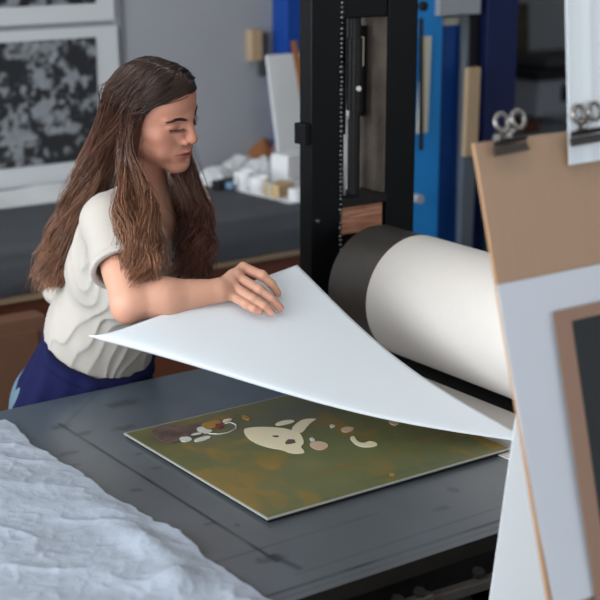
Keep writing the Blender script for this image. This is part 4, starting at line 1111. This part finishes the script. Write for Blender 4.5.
T_RF = [(1.4326, 2.5452, 1.3887), (1.3975, 2.4921, 1.3091), (1.3611, 2.4353, 1.2531), (1.3387, 2.4069, 1.1976)]
T_RM = [(1.4223, 2.5835, 1.4049), (1.3930, 2.5434, 1.3380), (1.3601, 2.4716, 1.2829), (1.3421, 2.4313, 1.2203)]
T_RB = [(1.4029, 2.6901, 1.3963), (1.3749, 2.7296, 1.3040), (1.3507, 2.7755, 1.2010), (1.3262, 2.7878, 1.1110)]
T_RBB = [(1.4336, 2.6980, 1.4092), (1.4195, 2.7411, 1.3188), (1.3864, 2.7790, 1.2111), (1.3597, 2.7919, 1.1185)]
T_LF = [(1.5306, 2.5541, 1.3207), (1.5326, 2.5396, 1.2635), (1.5212, 2.5152, 1.2056), (1.5035, 2.4962, 1.1501)]
T_LM = [(1.5339, 2.5678, 1.3118), (1.5320, 2.5472, 1.2473), (1.5162, 2.5153, 1.1956), (1.4974, 2.5019, 1.1541)]
T_LO = [(1.5620, 2.5896, 1.3222), (1.5676, 2.5768, 1.2591), (1.5500, 2.5425, 1.1964), (1.5283, 2.5169, 1.1507)]
T_LB = [(1.5124, 2.7131, 1.3565), (1.4968, 2.7804, 1.2595), (1.4700, 2.8305, 1.1633), (1.4376, 2.8517, 1.0830)]
NC = 300; strands = []; tints = []
PER = 34; NP = 46
allW = []; off0 = []; meta = []
for c in range(NC):
    side = 1 if c % 5 < 3 else -1
    p = (c*.6180339887) % 1.0
    lift = .003+.010*rng.random()
    W = way(side, p, lift, None)
    j = lambda s: rng.normal(0, s, 3)
    if side > 0:
        if p < .20: T_ = T_RF
        elif p < .34: T_ = T_RM
        elif p < .72: T_ = T_RB
        else: T_ = T_RBB
    else:
        if p < .25: T_ = T_LM if rng.random() < .5 else T_LF
        elif p < .5: T_ = T_LF if rng.random() < .4 else T_LO
        elif p < .62: T_ = T_LO
        else: T_ = T_LB
    T_ = [A3(*t) for t in T_]
    tl = j(.006)*A3(1, 1, .3)
    ln = rng.uniform(-.6, .35)
    last = T_[-1]+(T_[-1]-T_[-2])*ln*.6
    sp = [.005, .008, .011, .015]
    Wt = [T_[i]+tl+j(sp[i])*A3(1, 1, .4) for i in range(3)]+[last+tl+j(sp[3])*A3(1, 1, .5)]
    allW.append(W+Wt); meta.append((side, p, lift))
allW = np.array(allW)
G = catmull(allW, NP)                                   # clump centre lines
tt = np.linspace(0, 1, NP)
# waves per clump
for c in range(NC):
    ph = rng.uniform(0, 2*PI); fr = rng.uniform(5.0, 7.5); am = .0115*rng.uniform(.5, 1.3)
    env = sstep(.42, .85, tt)*am
    ax1 = rng.normal(0, 1, 3); ax1[2] = 0; ax1 /= np.linalg.norm(ax1); ax2 = np.cross([0, 0, 1.], ax1)
    G[c] += (env*np.sin(tt*fr*2*PI*.9+ph))[:, None]*ax1+(env*np.cos(tt*fr*2*PI*.9+ph))[:, None]*ax2*.8
S = np.repeat(G, PER, 0); NS = len(S)
cid = np.repeat(np.arange(NC), PER)
# spread around the clump: wide on the scalp, narrowing into locks
sp0 = rng.normal(0, 1, (NS, 3)); w0 = .0090*(1-.45*sstep(.35, 1., tt))*(.62+.38*sstep(.0, .22, tt))
S += sp0[:, None, :]*w0[None, :, None]
fz = rng.normal(0, 1, (NS, 3)); S += fz[:, None, :]*(sstep(.5, 1, tt)**2*.006)[None, :, None]
ph = rng.uniform(0, 6.28, (NS, 1)); S[:, :, 0] += .0012*np.sin(tt[None]*40+ph)*sstep(.3, .8, tt); S[:, :, 1] += .0012*np.cos(tt[None]*36+ph)*sstep(.3, .8, tt)
# keep strands outside the head, neck and body
def push(S, f, mar):
    sh = S.shape; Q = S.reshape(-1, 3)
    for _ in range(3):
        d = f(Q); m = d < mar
        if not m.any(): break
        R_ = Q[m]; g = np.stack([f(R_+e)-f(R_-e) for e in np.eye(3)*.002], 1); g /= np.linalg.norm(g, axis=1)[:, None]+1e-9
        Q[m] = R_+g*(mar-d[m])[:, None]*1.02
    return Q.reshape(sh)
def skull(P):
    q_ = W2H(P); return d_ell(q_, (0, -.006, .027), (.070, .082, .073))*HS
S = push(S, lambda P: np.minimum(sdf_head(P), skull(P)), .0035)
# lie flat near the parting
nf = int(NP*.36); Q = S[:, :nf].reshape(-1, 3)
for _ in range(2):
    sk2 = lambda Z_: np.minimum(sdf_head(Z_), skull(Z_))
    d = sk2(Q); g = np.stack([sk2(Q+e)-sk2(Q-e) for e in np.eye(3)*.002], 1); g /= np.linalg.norm(g, axis=1)[:, None]+1e-9
    cap_ = np.tile(.0045+.009*sstep(0, .3, tt[:nf]), NS); ex = np.maximum(d-cap_, 0); Q = Q-g*ex[:, None]
S[:, :nf] = Q.reshape(NS, nf, 3)
S = push(S, lambda P: np.minimum(sdf_neck(P), sdf_shirt(P)), .003)
# face clearing: keep near strands behind the cheek line
q = W2H(S.reshape(-1, 3)); 
lim = np.where(q[:, 2] > .055, .075-(q[:, 2]-.055)*.2+.0, .020+.62*np.maximum(q[:, 2]+.0, 0))
m = (np.abs(q[:, 0]) < .12) & (q[:, 2] > -.115) & (q[:, 2] < .07) & (q[:, 1] > lim)
mm = m.reshape(S.shape[:2])
q2 = q.copy(); q2[m, 1] = lim[m]-.004*rng.random(m.sum()); 
sgn = np.sign(q2[:, 0]); q2[m, 0] = np.where(np.abs(q2[m, 0]) < .062, sgn[m]*.068*np.ones(m.sum()), q2[m, 0])
hi_ = m & (q[:, 2] > .045); q2[hi_, 0] = q[hi_, 0]
S = (HO+HS*(q2@HM)).reshape(S.shape)
wsm = (1-sstep(.5, .75, tt[1:-1]))[None, :, None]
for _ in range(9): S[:, 1:-1] = S[:, 1:-1]*(1-wsm)+wsm*(S[:, :-2]+2*S[:, 1:-1]+S[:, 2:])/4
S[:, 1:-1] = (S[:, :-2]+2*S[:, 1:-1]+S[:, 2:])/4
S = push(S, lambda P: np.minimum(sdf_head(P), skull(P)), .003)
# flyaways
# build tubes
def strand_mesh(S, r0, r1):
    NS, n_, _ = S.shape; D = np.gradient(S, axis=1); D /= np.linalg.norm(D, axis=2)[..., None]+1e-9
    ref = A3(.3, .5, .81)/np.linalg.norm(A3(.3, .5, .81)); a = np.cross(D, ref); a /= np.linalg.norm(a, axis=2)[..., None]+1e-9; b = np.cross(D, a)
    rr = (r0+(r1-r0)*np.linspace(0, 1, n_)**2)[None, :, None]
    ring_ = [S+rr*(a*math.cos(t)+b*math.sin(t)) for t in (0, 2*PI/3, 4*PI/3)]
    V = np.stack(ring_, 2).reshape(-1, 3)
    i = np.arange(NS)[:, None, None]*n_*3; k_ = np.arange(n_-1)[None, :, None]*3; s = np.arange(3)[None, None, :]; s2 = (s+1) % 3
    F = np.stack([i+k_+s, i+k_+s2, i+k_+3+s2, i+k_+3+s], -1).reshape(-1, 4); return V, F
V, F = strand_mesh(S, .00085, .0004)
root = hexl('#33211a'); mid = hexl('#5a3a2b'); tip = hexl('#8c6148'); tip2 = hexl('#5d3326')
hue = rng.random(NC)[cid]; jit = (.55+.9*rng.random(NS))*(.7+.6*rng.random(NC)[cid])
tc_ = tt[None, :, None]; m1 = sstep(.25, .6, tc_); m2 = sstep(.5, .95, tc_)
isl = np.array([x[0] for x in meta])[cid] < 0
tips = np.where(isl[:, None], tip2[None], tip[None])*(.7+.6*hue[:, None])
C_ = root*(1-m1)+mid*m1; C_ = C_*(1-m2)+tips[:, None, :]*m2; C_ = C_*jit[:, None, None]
C_ = np.repeat(C_.reshape(-1, 3), 3, 0)
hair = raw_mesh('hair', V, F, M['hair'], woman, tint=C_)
# flyaway hairs
Fy = S[rng.choice(NS, 170, replace=False)].copy(); k0 = sstep(.1, 1, tt)[None, :, None]
Fy = Fy+k0*rng.normal(0, .014, (170, 1, 3))+k0*(.004*np.sin(tt[None, :, None]*22+rng.uniform(0, 6, (170, 1, 1))))
V2, F2 = strand_mesh(Fy, .00045, .00025)
raw_mesh('flyaway_hair', V2, F2, M['hair'], woman, tint=np.repeat((mid*1.2)[None], len(V2), 0))
# dense hair mass against the scalp
def f_cap(P):
    q_ = W2H(P); d = d_ell(q_, (0, -.006, .0270), (.0712, .0832, .0742))
    d = smin(d, d_ell(q_, (0, -.040, -.04), (.058, .046, .070)), .03)
    d = smin(d, sdf_head(P)/HS-.0012, .004)
    # hairline: straight back from the forehead, down in front of the ears
    yl = np.where(q_[:, 2] > .05, .066-.25*np.abs(q_[:, 0]), .022+.85*(q_[:, 2]-.0)*(q_[:, 2] > 0))
    cutp = (q_[:, 1]-yl)
    d = smax(d, cutp+.006, .006)
    d = smax(d, -.085-q_[:, 2]+0*q_[:, 1], .01)
    return smax(d, -(sdf_head(P)/HS-.0002), .001)*HS
lo, hi = bbox(hb, .02); v_, f_ = mesh_sdf(f_cap, lo, hi, .003)
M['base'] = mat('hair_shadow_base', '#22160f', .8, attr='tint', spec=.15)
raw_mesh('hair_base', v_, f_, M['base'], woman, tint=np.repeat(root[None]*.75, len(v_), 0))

# ================================================================== CAMERA
cam = bpy.data.cameras.new('camera'); co = bpy.data.objects.new('camera', cam); COL.objects.link(co)
PIT, YAW = math.radians(15.5), math.radians(35.5)
co.location = (0, 0, 1.90); co.rotation_euler = (PI/2-PIT, 0, -YAW)
cam.sensor_width = 36; cam.lens = 1450/600*36; cam.clip_start = .05
cam.dof.use_dof = True; cam.dof.focus_distance = 2.74; cam.dof.aperture_fstop = 4.2
scene.camera = co
vs = scene.view_settings
scene.display_settings.display_device = 'sRGB'
vs.view_transform = 'Standard'; vs.look = 'None'; vs.gamma = 1; vs.exposure = -0.15; vs.use_curve_mapping = False
